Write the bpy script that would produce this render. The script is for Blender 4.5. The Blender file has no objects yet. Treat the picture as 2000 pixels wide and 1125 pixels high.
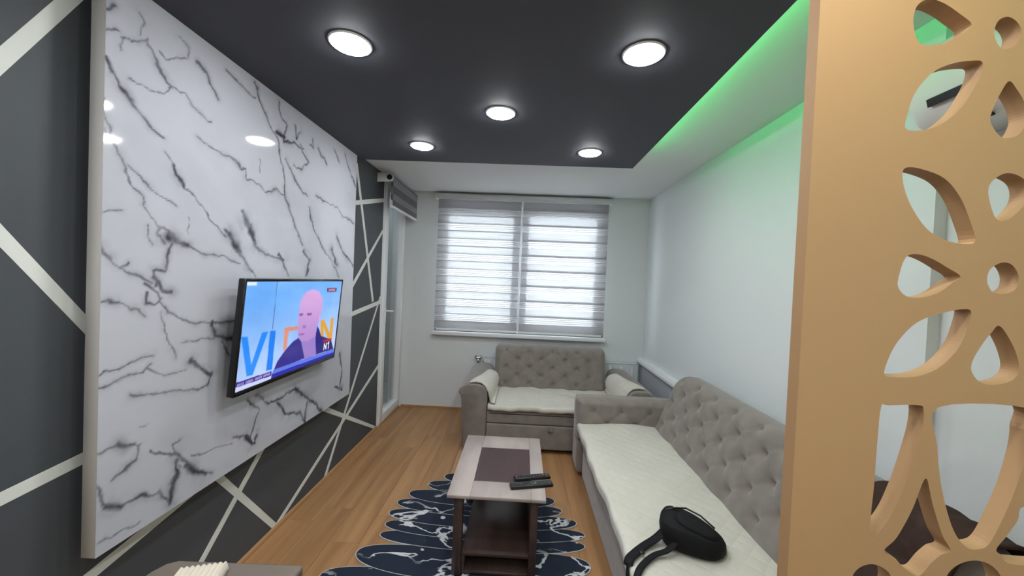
import bpy, bmesh, math, random
import numpy as np
from mathutils import Matrix, Vector
random.seed(4)
rng = np.random.default_rng(7)

scene = bpy.context.scene
COL = scene.collection

# ------------------------------------------------------------------ camera
F_PX, YAW, PITCH, ROLL, CAM_H = 738.8, -0.0279, -0.0201, 0.0421, 1.5933
cam_d = bpy.data.cameras.new('camera')
cam_d.sensor_fit = 'HORIZONTAL'
cam_d.sensor_width = 36.0
cam_d.lens = F_PX / 2000.0 * 36.0
cam_d.clip_start = 0.02
cam = bpy.data.objects.new('camera', cam_d)
COL.objects.link(cam)
fw = Vector((math.sin(YAW) * math.cos(PITCH), math.cos(YAW) * math.cos(PITCH), math.sin(PITCH)))
rt = Vector((math.cos(YAW), -math.sin(YAW), 0))
up = rt.cross(fw)
r2 = math.cos(ROLL) * rt + math.sin(ROLL) * up
u2 = -math.sin(ROLL) * rt + math.cos(ROLL) * up
mw = Matrix((r2, u2, -fw)).transposed().to_4x4()
mw.translation = (0, 0, CAM_H)
cam.matrix_world = mw
scene.camera = cam

# ------------------------------------------------------------------ sky (overcast day) and exposure
SKY = 16.0
world = bpy.data.worlds.new('overcast_sky')
scene.world = world
world.use_nodes = True
bg = world.node_tree.nodes['Background']
bg.inputs[0].default_value = (0.86, 0.93, 1.0, 1)
bg.inputs[1].default_value = SKY
DOWNLIGHT = 122.0      # emission of the ceiling downlights
LED_GREEN = 38.0      # emission of the cove strip
vs = scene.view_settings
vs.view_transform = 'Standard'
vs.look = 'None'
vs.exposure = 0.0
vs.gamma = 1.0
vs.use_curve_mapping = False

# ------------------------------------------------------------------ room measures (metres)
XL, XR, XR2, YB, YF = -1.457, 1.470, 1.515, 4.564, -2.5
Y_STEP = 1.41
H_DARK, H_WHITE = 2.533, 2.62
X_EDGE, Y_EDGE = 0.843, 3.086
X_SLAB = -1.356

VEINS = [  # half width, then (y, z) points across the slab, all in millimetres
    (4.7,[(1180,2244),(1199,2230),(1223,2194),(1256,2147),(1291,2120),(1337,2081),(1382,2065)]),
    (10.7,[(1187,2244),(1203,2220)]),
    (9.3,[(1231,2181),(1260,2153)]),
    (3.4,[(1383,2014),(1420,1987),(1442,1945),(1471,1907),(1524,1884),(1563,1839),(1632,1774),(1676,1734)]),
    (9.7,[(1420,1982),(1468,1907)]),
    (7.9,[(1675,1763),(1721,1727),(1762,1677),(1805,1637),(1878,1564)]),
    (16.8,[(1698,1748),(1770,1684)]),
    (2.8,[(1165,2045),(1188,2013),(1219,1975),(1236,1930),(1262,1878),(1306,1835),(1335,1787),(1374,1747)]),
    (2.2,[(1171,2119),(1191,2055),(1203,2003)]),
    (2.9,[(1374,1747),(1416,1714),(1483,1676),(1569,1657),(1664,1652),(1772,1623)]),
    (14.8,[(1406,1708),(1438,1692)]),
    (7.6,[(1438,1687),(1495,1674)]),
    (4.6,[(1385,1739),(1370,1713),(1396,1682)]),
    (6.2,[(1427,1686),(1413,1635),(1399,1586),(1349,1575),(1360,1519)]),
    (5.1,[(1312,2383),(1336,2352),(1356,2309),(1381,2277),(1402,2268)]),
    (2.5,[(1402,2268),(1363,2234),(1316,2220),(1255,2228)]),
    (1.7,[(1402,2268),(1455,2266),(1502,2238),(1591,2213)]),
    (2.8,[(1228,2334),(1277,2361),(1312,2392)]),
    (2.3,[(1236,2335),(1225,2295)]),
    (2.7,[(1182,2329),(1220,2350)]),
    (4.0,[(1177,2394),(1203,2436)]),
    (2.9,[(1275,2463),(1293,2441),(1285,2392)]),
    (2.6,[(1349,2379),(1379,2364),(1430,2394),(1469,2402)]),
    (2.7,[(1474,2410),(1467,2450),(1428,2465)]),
    (5.3,[(1509,2420),(1559,2401),(1586,2362),(1620,2330)]),
    (3.9,[(1665,2470),(1710,2460),(1774,2446),(1852,2434)]),
    (5.4,[(1840,2516),(1879,2435),(1960,2353),(2024,2297),(2050,2210),(2088,2109),(2104,2013),(2155,1921),(2208,1840),(2277,1757)]),
    (3.4,[(1518,2116),(1621,2094),(1724,2087),(1797,2067),(1807,2027),(1868,2030),(1945,1997),(2015,2034),(2104,2013)]),
    (7.1,[(2025,2503),(2050,2432),(2107,2414),(2067,2299),(2183,2341),(2260,2339)]),
    (15.2,[(2012,2334),(2077,2331)]),
    (5.7,[(2178,2442),(2194,2367),(2229,2418)]),
    (7.4,[(2094,2224),(2168,2145),(2247,2090),(2316,2052)]),
    (5.8,[(2232,2359),(2261,2309),(2319,2257),(2241,2203),(2165,2203)]),
    (5.2,[(2351,2434),(2368,2384),(2326,2377)]),
    (6.5,[(2427,2397),(2493,2353),(2544,2318)]),
    (6.4,[(2771,2480),(2861,2375),(2977,2288)]),
    (5.0,[(2622,2447),(2700,2383)]),
    (5.6,[(2334,1985),(2381,1896),(2495,1777),(2636,1683),(2756,1558)]),
    (11.4,[(2340,1970),(2384,1897)]),
    (7.2,[(1780,1868),(1832,1815),(1872,1718),(1949,1672),(2076,1652),(2148,1568)]),
    (15.0,[(1797,1846),(1871,1731)]),
    (12.4,[(2052,1679),(2098,1653)]),
    (10.4,[(2293,1719),(2365,1668),(2328,1570)]),
    (9.5,[(2698,1852),(2802,1749),(2980,1651)]),
    (11.9,[(2632,1754),(2712,1650)]),
    (5.3,[(2763,2028),(2954,1992)]),
    (4.2,[(1169,1663),(1203,1613),(1243,1572),(1295,1551),(1341,1528)]),
    (8.9,[(1187,1641),(1211,1609)]),
    (5.6,[(1243,1572),(1268,1595)]),
    (3.9,[(2415,2082),(2684,2069),(2804,2016)]),
    (1.3,[(1178,1758),(1208,1776),(1239,1778)]),
    (1.4,[(1891,2158),(1903,2085)]),
    (1.7,[(1486,1784),(1493,1723)]),
    (2.5,[(1336,1741),(1328,1703),(1356,1678)]),
    (1.5,[(1253,1927),(1305,1889),(1435,1825)]),
    (3.2,[(1181,1469),(1204,1472),(1263,1450),(1319,1403)]),
    (6.8,[(1200,1468),(1225,1462)]),
    (5.0,[(1316,1523),(1367,1493),(1378,1453),(1422,1409),(1517,1362),(1624,1356),(1764,1347)]),
    (9.3,[(1350,1552),(1387,1502),(1431,1491)]),
    (6.0,[(1322,1485),(1323,1446),(1358,1439),(1383,1467)]),
    (9.9,[(1624,1356),(1648,1294),(1734,1263)]),
    (2.1,[(1389,1412),(1397,1330),(1436,1272),(1449,1238)]),
    (1.9,[(1173,1237),(1233,1241),(1304,1258),(1362,1265)]),
    (2.4,[(1174,1194),(1242,1202),(1324,1205),(1353,1228)]),
    (3.7,[(1270,1130),(1345,1116),(1441,1092),(1525,1084),(1605,1084)]),
    (9.4,[(1515,1208),(1575,1161),(1632,1118)]),
    (8.5,[(1632,1130),(1612,1082)]),
    (2.3,[(1471,1287),(1571,1282),(1641,1283)]),
    (4.2,[(1178,971),(1222,978),(1282,965),(1320,934),(1312,890),(1275,879),(1232,855)]),
    (8.5,[(1238,975),(1301,953)]),
    (7.9,[(1360,897),(1436,851),(1509,785),(1589,699),(1646,681)]),
    (15.1,[(1509,773),(1603,686)]),
    (10.8,[(1460,808),(1467,750),(1440,712),(1430,654)]),
    (4.8,[(1180,856),(1193,805),(1242,766),(1314,757),(1385,722),(1430,648)]),
    (10.1,[(1209,786),(1260,756)]),
    (6.3,[(1850,929),(1940,858),(1893,791),(1876,743)]),
    (6.9,[(1751,782),(1857,751),(1916,699),(1925,737)]),
    (12.5,[(1839,752),(1897,707)]),
    (8.3,[(2080,856),(2156,761),(2317,712),(2365,635)]),
    (11.7,[(2253,881),(2402,769),(2573,641)]),
    (8.8,[(2388,757),(2364,644)]),
    (2.4,[(1533,806),(1643,780),(1752,756)]),
    (9.4,[(2797,988),(2850,834),(2817,700)]),
    (14.6,[(2752,749),(2859,698)]),
    (1.4,[(1187,667),(1244,663),(1317,653)]),
    (6.2,[(1907,939),(2012,877),(2126,871),(2253,881)]),
    (2.0,[(1319,1003),(1348,1002)]),
    (2.7,[(1485,774),(1435,884),(1472,889)]),
    (4.5,[(1687,1264),(1737,1180),(1757,1074)]),
    (1.6,[(1343,1210),(1406,1175),(1498,1174)])]
HOLES = [  # cut-outs of the screen, (x, z) in millimetres
    [(673,2075),(674,2102),(683,2116),(700,2122),(723,2115),(750,2098),(773,2078),(750,2059),(731,2046),(688,2043)],
    [(671,1893),(671,1913),(680,1950),(696,1977),(717,1998),(747,2011),(777,2016),(795,2014),(794,1993),(783,1966),(765,1934),(740,1909),(719,1897),(697,1891)],
    [(670,1809),(675,1824),(701,1823),(742,1808),(771,1777),(791,1736),(803,1697),(774,1693),(744,1701),(717,1718),(693,1749),(678,1778)],
    [(674,1625),(684,1663),(703,1671),(730,1664),(758,1649),(782,1634),(770,1623),(743,1602),(713,1593),(690,1595),(676,1608)],
    [(660,1452),(664,1476),(678,1509),(703,1541),(729,1558),(764,1570),(790,1576),(804,1573),(802,1552),(792,1517),(774,1488),(748,1464),(713,1450),(673,1448)],
    [(812,2069),(818,2087),(833,2094),(849,2086),(858,2070),(855,2053),(845,2042),(828,2038),(816,2052)],
    [(843,1982),(857,1968),(871,1946),(879,1920),(868,1892),(851,1883),(834,1885),(816,1909),(818,1931),(830,1961)],
    [(820,1787),(826,1806),(847,1820),(869,1817),(886,1803),(888,1776),(865,1744),(841,1736),(828,1756)],
    [(828,1631),(833,1650),(853,1662),(871,1657),(882,1638),(880,1618),(864,1607),(842,1607),(833,1616)],
    [(853,1549),(867,1536),(885,1505),(894,1473),(884,1453),(857,1443),(830,1445),(812,1465),(814,1488),(830,1519),(842,1536)],
    [(658,1393),(671,1396),(723,1399),(733,1390),(732,1353),(720,1296),(707,1248),(690,1200),(671,1168),(654,1148),(652,1198),(654,1245),(655,1321)],
    [(758,1397),(910,1404),(918,1363),(916,1321),(903,1259),(884,1202),(863,1154),(843,1142),(823,1145),(802,1169),(785,1210),(771,1261),(761,1326)],
    [(742,1264),(748,1262),(757,1228),(768,1195),(781,1162),(796,1137),(780,1128),(763,1111),(743,1087),(717,1099),(699,1117),(679,1129),(700,1155),(723,1205),(735,1244)],
    [(929,1238),(919,1225),(910,1200),(892,1169),(876,1144),(887,1133),(905,1119),(937,1108)],
    [(893,1076),(889,1055),(876,1038),(856,1027),(833,1025),(811,1033),(796,1049),(789,1070),(793,1091),(806,1108),(827,1119),(850,1121),(871,1113),(886,1097)],
    [(696,1071),(693,1054),(680,1040),(662,1035),(644,1038),(630,1050),(624,1066),(628,1084),(640,1097),(658,1103),(676,1099),(691,1088)]]
SCREEN = {  # shapes of the broadcast picture, (u, v) from the top left of the screen
    'V': [(0.004,0.498),(0.049,0.506),(0.099,0.786),(0.157,0.493),(0.205,0.497),(0.118,0.89),(0.074,0.881)],
    'I': [(0.222,0.495),(0.271,0.5),(0.276,0.903),(0.227,0.895)],
    'Dstem': [(0.35,0.492),(0.397,0.497),(0.393,0.719),(0.361,0.747)],
    'Dbar': [(0.352,0.493),(0.496,0.502),(0.501,0.544),(0.362,0.535)],
    'N1': [(0.756,0.49),(0.796,0.495),(0.816,0.72),(0.778,0.71)],
    'N2': [(0.76,0.491),(0.803,0.491),(0.939,0.76),(0.883,0.745)],
    'N3': [(0.892,0.484),(0.936,0.483),(0.945,0.77),(0.902,0.758)],
    'head': [(0.479,0.296),(0.492,0.192),(0.529,0.129),(0.607,0.091),(0.689,0.122),(0.747,0.211),(0.754,0.343),(0.746,0.445),(0.73,0.486),(0.716,0.556),(0.703,0.669),(0.622,0.712),(0.542,0.69),(0.507,0.64),(0.49,0.569),(0.488,0.495),(0.477,0.401)],
    'neck': [(0.541,0.683),(0.702,0.661),(0.746,0.916),(0.608,0.926)],
    'jacketL': [(0.507,0.637),(0.541,0.683),(0.606,0.904),(0.446,0.92),(0.293,0.916),(0.319,0.833),(0.381,0.741),(0.448,0.67)],
    'jacketR': [(0.715,0.548),(0.742,0.59),(0.782,0.689),(0.931,0.774),(0.986,0.918),(0.726,0.91),(0.708,0.67)],
    'ear': [(0.722,0.412),(0.749,0.423),(0.751,0.489),(0.728,0.5)],
    'eye1': [(0.486,0.365),(0.526,0.363),(0.528,0.388),(0.491,0.39)],
    'eye2': [(0.572,0.37),(0.626,0.375),(0.629,0.4),(0.579,0.398)],
    'nose': [(0.537,0.505),(0.574,0.513),(0.577,0.543),(0.546,0.541)],
    'mouth': [(0.503,0.592),(0.568,0.6),(0.566,0.623),(0.51,0.615)],
    'badge': [(0.793,0.089),(0.931,0.09),(0.93,0.138),(0.795,0.135)],
    'badgeIn': [(0.814,0.097),(0.906,0.097),(0.907,0.131),(0.814,0.127)],
    'logo': [(0.82,0.785),(0.933,0.79),(0.939,0.9),(0.828,0.89)],
    'logoN': [(0.835,0.801),(0.881,0.804),(0.887,0.887),(0.842,0.885)],
    'logo1': [(0.891,0.804),(0.913,0.803),(0.916,0.889),(0.898,0.887)],
    'red': [(0.819,0.747),(0.94,0.76),(0.941,0.799),(0.82,0.783)],
    'corner': [(0.004,0.005),(0.076,0.007),(0.074,0.036),(0.004,0.037)],
    'line': [(0.235,0.004),(0.239,0.004),(0.245,0.482),(0.239,0.481)],
    'tick1': [(0.001,0.909),(0.276,0.918),(0.275,0.968),(0.001,0.954)],
    'tick2': [(0.001,0.954),(0.275,0.968),(0.275,1.013),(0.0,1.0)],
    'tick3': [(0.292,0.91),(0.999,0.918),(0.999,0.961),(0.279,0.951)],
    'tick4': [(0.279,0.951),(0.999,0.961),(1.0,1.0),(0.275,1.013)]}
# ------------------------------------------------------------------ helpers
def srgb(*c):
    return tuple(((v / 255) / 12.92 if v / 255 <= 0.04045 else ((v / 255 + 0.055) / 1.055) ** 2.4) for v in c)

def mat(name, col, rough=0.6, spec=0.5, metal=0.0, noise=None, bump=None, sheen=0.0, stretch=(1, 1, 1), coat=0.0):
    """noise=(scale, darkest factor, lightest factor); bump=(scale, strength)."""
    m = bpy.data.materials.new(name)
    m.use_nodes = True
    nt = m.node_tree
    b = nt.nodes['Principled BSDF']
    b.inputs['Base Color'].default_value = (*col, 1)
    b.inputs['Roughness'].default_value = rough
    b.inputs['Specular IOR Level'].default_value = spec
    b.inputs['Metallic'].default_value = metal
    b.inputs['Sheen Weight'].default_value = sheen
    b.inputs['Coat Weight'].default_value = coat
    if noise or bump:
        tc = nt.nodes.new('ShaderNodeTexCoord')
        mp = nt.nodes.new('ShaderNodeMapping')
        mp.inputs['Scale'].default_value = stretch
        nt.links.new(tc.outputs['Object'], mp.inputs['Vector'])
    if noise:
        n = nt.nodes.new('ShaderNodeTexNoise')
        n.inputs['Scale'].default_value = noise[0]
        n.inputs['Detail'].default_value = 6
        r = nt.nodes.new('ShaderNodeValToRGB')
        r.color_ramp.elements[0].position = 0.3
        r.color_ramp.elements[1].position = 0.7
        r.color_ramp.elements[0].color = (*[min(1, c * noise[1]) for c in col], 1)
        r.color_ramp.elements[1].color = (*[min(1, c * noise[2]) for c in col], 1)
        nt.links.new(mp.outputs[0], n.inputs['Vector'])
        nt.links.new(n.outputs['Fac'], r.inputs['Fac'])
        nt.links.new(r.outputs['Color'], b.inputs['Base Color'])
    if bump:
        n2 = nt.nodes.new('ShaderNodeTexNoise')
        n2.inputs['Scale'].default_value = bump[0]
        n2.inputs['Detail'].default_value = 3
        bp = nt.nodes.new('ShaderNodeBump')
        bp.inputs['Strength'].default_value = bump[1]
        bp.inputs['Distance'].default_value = 0.004
        nt.links.new(mp.outputs[0], n2.inputs['Vector'])
        nt.links.new(n2.outputs['Fac'], bp.inputs['Height'])
        nt.links.new(bp.outputs['Normal'], b.inputs['Normal'])
    return m

def emit(name, col, strength):
    m = bpy.data.materials.new(name)
    m.use_nodes = True
    nt = m.node_tree
    nt.nodes.remove(nt.nodes['Principled BSDF'])
    e = nt.nodes.new('ShaderNodeEmission')
    e.inputs[0].default_value = (*col, 1)
    e.inputs[1].default_value = strength
    nt.links.new(e.outputs[0], nt.nodes['Material Output'].inputs[0])
    return m

class MB:
    """Collects shapes and links them as one mesh object."""
    def __init__(s):
        s.bm = bmesh.new()
    def geo(s, verts, faces, mi=0, smooth=False):
        vs_ = [s.bm.verts.new(v) for v in verts]
        for f in faces:
            try:
                fc = s.bm.faces.new([vs_[i] for i in f])
                fc.material_index = mi
                fc.smooth = smooth
            except ValueError:
                pass
        return vs_
    def box(s, a, b, bev=0.0, seg=2, mi=0, M=None):
        t = bmesh.new()
        x0, y0, z0 = [min(p, q) for p, q in zip(a, b)]
        x1, y1, z1 = [max(p, q) for p, q in zip(a, b)]
        v = [t.verts.new(c) for c in ((x0,y0,z0),(x1,y0,z0),(x1,y1,z0),(x0,y1,z0),(x0,y0,z1),(x1,y0,z1),(x1,y1,z1),(x0,y1,z1))]
        for f in ((0,3,2,1),(4,5,6,7),(0,1,5,4),(1,2,6,5),(2,3,7,6),(3,0,4,7)):
            t.faces.new([v[i] for i in f])
        if bev > 0:
            bmesh.ops.bevel(t, geom=t.edges[:], offset=bev, segments=seg, profile=0.6, affect='EDGES')
            for f in t.faces:
                f.smooth = True
        s._merge(t, mi, M)
        return s
    def _merge(s, t, mi, M=None):
        t.verts.index_update()
        vv = [s.bm.verts.new((M @ v.co) if M else v.co) for v in t.verts]
        for f in t.faces:
            nf = s.bm.faces.new([vv[v.index] for v in f.verts])
            nf.material_index = mi
            nf.smooth = f.smooth
        t.free()
    def tube(s, pts, r, n=10, caps=True, mi=0):
        pts = [Vector(p) for p in pts]
        rings = []
        for i, p in enumerate(pts):
            d = (pts[min(i + 1, len(pts) - 1)] - pts[max(i - 1, 0)]).normalized()
            a = d.orthogonal().normalized() if i == 0 else (rings_a - d * rings_a.dot(d)).normalized()
            rings_a = a
            b = d.cross(a)
            rr = r[i] if hasattr(r, '__len__') else r
            rings.append([s.bm.verts.new(p + rr * (math.cos(t) * a + math.sin(t) * b)) for t in [2 * math.pi * k / n for k in range(n)]])
        for A, B in zip(rings, rings[1:]):
            for k in range(n):
                f = s.bm.faces.new((A[k], A[(k + 1) % n], B[(k + 1) % n], B[k]))
                f.smooth = True
                f.material_index = mi
        if caps:
            s.bm.faces.new(rings[0][::-1]).material_index = mi
            s.bm.faces.new(rings[-1]).material_index = mi
        return s
    def prism(s, poly, axis, a, b, bev=0.0, seg=2, mi=0, smooth=False):
        """poly: 2D outline in the two axes other than `axis`; extruded from a to b."""
        t = bmesh.new()
        def P(q, w):
            return {'x': (w, q[0], q[1]), 'y': (q[0], w, q[1]), 'z': (q[0], q[1], w)}[axis]
        A = [t.verts.new(P(q, a)) for q in poly]
        B = [t.verts.new(P(q, b)) for q in poly]
        n = len(poly)
        fa = t.faces.new(A)
        fb = t.faces.new(B[::-1])
        for i in range(n):
            f = t.faces.new((A[i], B[i], B[(i + 1) % n], A[(i + 1) % n]))
            f.smooth = smooth
        if bev:
            es = list(set(fa.edges[:] + fb.edges[:]))
            bmesh.ops.bevel(t, geom=es, offset=bev, segments=seg, profile=0.6, affect='EDGES')
            for f in t.faces:
                f.smooth = True
        bmesh.ops.recalc_face_normals(t, faces=t.faces[:])
        s._merge(t, mi)
        return s
    def lathe(s, prof, c, n=24, axis='z', mi=0, smooth=True):
        rings = []
        for r, h in prof:
            ring = []
            for k in range(n):
                t = 2 * math.pi * k / n
                u, v = r * math.cos(t), r * math.sin(t)
                q = {'z': (u, v, h), 'x': (h, u, v), 'y': (u, h, v)}[axis]
                ring.append(s.bm.verts.new((c[0] + q[0], c[1] + q[1], c[2] + q[2])))
            rings.append(ring)
        for A, B in zip(rings, rings[1:]):
            for k in range(n):
                f = s.bm.faces.new((A[k], A[(k + 1) % n], B[(k + 1) % n], B[k]))
                f.smooth = smooth
                f.material_index = mi
        s.bm.faces.new(rings[0][::-1]).material_index = mi
        s.bm.faces.new(rings[-1]).material_index = mi
        return s
    def sheet(s, fn, nu, nv, thick, mi=0):
        """closed sheet: fn(u, v) -> point; thickened along its normal."""
        P = np.array([[fn(i / nu, j / nv) for j in range(nv + 1)] for i in range(nu + 1)], float)
        du = np.gradient(P, axis=0)
        dv = np.gradient(P, axis=1)
        N = np.cross(du, dv)
        N /= np.linalg.norm(N, axis=2, keepdims=True) + 1e-12
        Q = P - N * thick
        n1 = nv + 1
        idx = lambda i, j: i * n1 + j
        off = (nu + 1) * n1
        verts = [tuple(v) for v in P.reshape(-1, 3)] + [tuple(v) for v in Q.reshape(-1, 3)]
        F = []
        for i in range(nu):
            for j in range(nv):
                F.append((idx(i, j), idx(i + 1, j), idx(i + 1, j + 1), idx(i, j + 1)))
                F.append((off + idx(i, j), off + idx(i, j + 1), off + idx(i + 1, j + 1), off + idx(i + 1, j)))
        for i in range(nu):
            F.append((idx(i + 1, 0), idx(i, 0), off + idx(i, 0), off + idx(i + 1, 0)))
            F.append((idx(i, nv), idx(i + 1, nv), off + idx(i + 1, nv), off + idx(i, nv)))
        for j in range(nv):
            F.append((idx(0, j), idx(0, j + 1), off + idx(0, j + 1), off + idx(0, j)))
            F.append((idx(nu, j + 1), idx(nu, j), off + idx(nu, j), off + idx(nu, j + 1)))
        s.geo(verts, F, mi, True)
        return s
    def build(s, name, mats, parent=None):
        me = bpy.data.meshes.new(name)
        if parent is not None:
            L = world_loc(parent)
            bmesh.ops.translate(s.bm, vec=-L, verts=s.bm.verts[:])
        s.bm.normal_update()
        s.bm.to_mesh(me)
        s.bm.free()
        for m in (mats if isinstance(mats, (list, tuple)) else [mats]):
            me.materials.append(m)
        o = bpy.data.objects.new(name, me)
        COL.objects.link(o)
        o.parent = parent
        return o

LOC = {}
def world_loc(o):
    v = Vector((0, 0, 0))
    while o is not None:
        v += o.location
        o = o.parent
    return v

def tag(o, label, cat, group=None, kind=None):
    o['label'] = label
    o['category'] = cat
    if group:
        o['group'] = group
    if kind:
        o['kind'] = kind
    return o

def thing(name, label, cat, loc, group=None):
    o = bpy.data.objects.new(name, None)
    o.empty_display_size = 0.1
    COL.objects.link(o)
    o.location = loc
    return tag(o, label, cat, group)

def struct(o, label, cat):
    return tag(o, label, cat, kind='structure')

def box_obj(name, a, b, m, parent=None, bev=0.0, seg=2):
    return MB().box(a, b, bev, seg).build(name, m, parent)

def rot_about(p, axis, ang):
    return Matrix.Translation(Vector(p)) @ Matrix.Rotation(ang, 4, axis) @ Matrix.Translation(-Vector(p))

# ------------------------------------------------------------------ materials
M_white = mat('white_wall_paint', srgb(222, 226, 226), 0.75, 0.3, bump=(160, 0.05))
M_ceil = mat('white_ceiling_paint', srgb(224, 226, 226), 0.85, 0.2)
M_dark = mat('charcoal_wall_paint', srgb(76, 80, 84), 0.62, 0.35, bump=(200, 0.06), noise=(2.5, 0.93, 1.06))
M_darkc = mat('charcoal_ceiling_paint', srgb(76, 78, 86), 0.7, 0.3)
M_stripe = mat('off_white_stripe_paint', srgb(222, 224, 218), 0.6, 0.3)
M_pvc = mat('white_pvc', srgb(232, 234, 234), 0.35, 0.5)
M_pvcrad = mat('white_enamel', srgb(214, 219, 221), 0.35, 0.5)
M_panelgrey = mat('pale_grey_board', srgb(182, 186, 192), 0.6, 0.3)
M_taupe = mat('taupe_velvet', srgb(134, 126, 119), 0.9, 0.15, sheen=0.35, noise=(14, 0.86, 1.1), bump=(300, 0.08))
M_button = mat('taupe_velvet_button', srgb(128, 119, 112), 0.8, 0.2, sheen=0.3)
M_black = mat('black_plastic', srgb(20, 20, 22), 0.35, 0.5)
M_blackgloss = mat('black_gloss', srgb(14, 14, 16), 0.15, 0.5)
M_nylon = mat('black_nylon', srgb(15, 15, 18), 0.75, 0.3, bump=(500, 0.25))
M_chrome = mat('brushed_metal', srgb(200, 200, 200), 0.3, 0.5, metal=1.0)
M_mdf = mat('tan_lacquered_board', srgb(196, 156, 110), 0.42, 0.45, noise=(1.6, 0.96, 1.04))
M_mdfedge = mat('tan_cut_edge', srgb(174, 138, 98), 0.6, 0.3)
M_lightwood = mat('grey_washed_wood', srgb(176, 164, 158), 0.5, 0.35, noise=(9, 0.78, 1.08), stretch=(1, 0.25, 1))
M_darkwood = mat('dark_brown_wood', srgb(74, 58, 52), 0.4, 0.4, noise=(12, 0.75, 1.2), stretch=(1, 0.12, 1))
M_inset = mat('dark_brown_inset', srgb(72, 54, 54), 0.5, 0.3, noise=(6, 0.85, 1.12), stretch=(2, 0.3, 1))
M_sidewood = mat('taupe_wood', srgb(116, 105, 93), 0.45, 0.4, noise=(10, 0.85, 1.1), stretch=(0.3, 1, 1))
M_knit = mat('cream_knit', srgb(214, 204, 186), 0.95, 0.1, sheen=0.3, bump=(350, 0.4))
M_skirt = mat('oak_skirting', srgb(176, 134, 92), 0.5, 0.35, noise=(12, 0.85, 1.1), stretch=(1, 0.1, 1))
M_concrete = mat('pale_render', srgb(200, 203, 203), 0.85, 0.2, noise=(5, 0.95, 1.03))

def quilt_material():
    m = mat('cream_quilted_fabric', srgb(206, 202, 190), 0.92, 0.1, sheen=0.25, noise=(5, 0.96, 1.02))
    nt = m.node_tree
    b = nt.nodes['Principled BSDF']
    tc = nt.nodes.new('ShaderNodeTexCoord')
    mp = nt.nodes.new('ShaderNodeMapping')
    mp.inputs['Rotation'].default_value = (0, 0, math.radians(45))
    nt.links.new(tc.outputs['Object'], mp.inputs['Vector'])
    outs = []
    for d in ('X', 'Y'):
        w = nt.nodes.new('ShaderNodeTexWave')
        w.wave_type = 'BANDS'
        w.bands_direction = d
        w.inputs['Scale'].default_value = 4.4
        w.inputs['Distortion'].default_value = 0.6
        nt.links.new(mp.outputs[0], w.inputs['Vector'])
        p = nt.nodes.new('ShaderNodeMath')
        p.operation = 'POWER'
        p.inputs[1].default_value = 0.35
        nt.links.new(w.outputs['Fac'], p.inputs[0])
        outs.append(p)
    mn = nt.nodes.new('ShaderNodeMath')
    mn.operation = 'MINIMUM'
    nt.links.new(outs[0].outputs[0], mn.inputs[0])
    nt.links.new(outs[1].outputs[0], mn.inputs[1])
    bp = nt.nodes.new('ShaderNodeBump')
    bp.inputs['Strength'].default_value = 0.55
    bp.inputs['Distance'].default_value = 0.006
    nt.links.new(mn.outputs[0], bp.inputs['Height'])
    nt.links.new(bp.outputs['Normal'], b.inputs['Normal'])
    return m
M_cream = quilt_material()

def floor_material():
    m = bpy.data.materials.new('oak_laminate')
    m.use_nodes = True
    nt = m.node_tree
    b = nt.nodes['Principled BSDF']
    b.inputs['Roughness'].default_value = 0.42
    b.inputs['Specular IOR Level'].default_value = 0.35
    tc = nt.nodes.new('ShaderNodeTexCoord')
    oi = nt.nodes.new('ShaderNodeObjectInfo')
    ad = nt.nodes.new('ShaderNodeVectorMath')
    ad.operation = 'ADD'
    sc = nt.nodes.new('ShaderNodeVectorMath')
    sc.operation = 'SCALE'
    cb = nt.nodes.new('ShaderNodeCombineXYZ')
    for i in range(3):
        nt.links.new(oi.outputs['Random'], cb.inputs[i])
    nt.links.new(cb.outputs[0], sc.inputs[0])
    sc.inputs['Scale'].default_value = 37.0
    nt.links.new(tc.outputs['Object'], ad.inputs[0])
    nt.links.new(sc.outputs[0], ad.inputs[1])
    mp = nt.nodes.new('ShaderNodeMapping')
    mp.inputs['Scale'].default_value = (1.0, 0.07, 1.0)
    nt.links.new(ad.outputs[0], mp.inputs['Vector'])
    n = nt.nodes.new('ShaderNodeTexNoise')
    n.inputs['Scale'].default_value = 13
    n.inputs['Detail'].default_value = 7
    n.inputs['Distortion'].default_value = 0.7
    nt.links.new(mp.outputs[0], n.inputs['Vector'])
    r = nt.nodes.new('ShaderNodeValToRGB')
    r.color_ramp.elements[0].position = 0.28
    r.color_ramp.elements[0].color = (*srgb(150, 109, 72), 1)
    r.color_ramp.elements[1].position = 0.7
    r.color_ramp.elements[1].color = (*srgb(184, 141, 97), 1)
    nt.links.new(n.outputs['Fac'], r.inputs['Fac'])
    hs = nt.nodes.new('ShaderNodeHueSaturation')
    mr = nt.nodes.new('ShaderNodeMapRange')
    mr.inputs['To Min'].default_value = 0.92
    mr.inputs['To Max'].default_value = 1.03
    nt.links.new(oi.outputs['Random'], mr.inputs['Value'])
    nt.links.new(mr.outputs[0], hs.inputs['Value'])
    nt.links.new(r.outputs[0], hs.inputs['Color'])
    nt.links.new(hs.outputs[0], b.inputs['Base Color'])
    return m
M_floor = floor_material()

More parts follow.
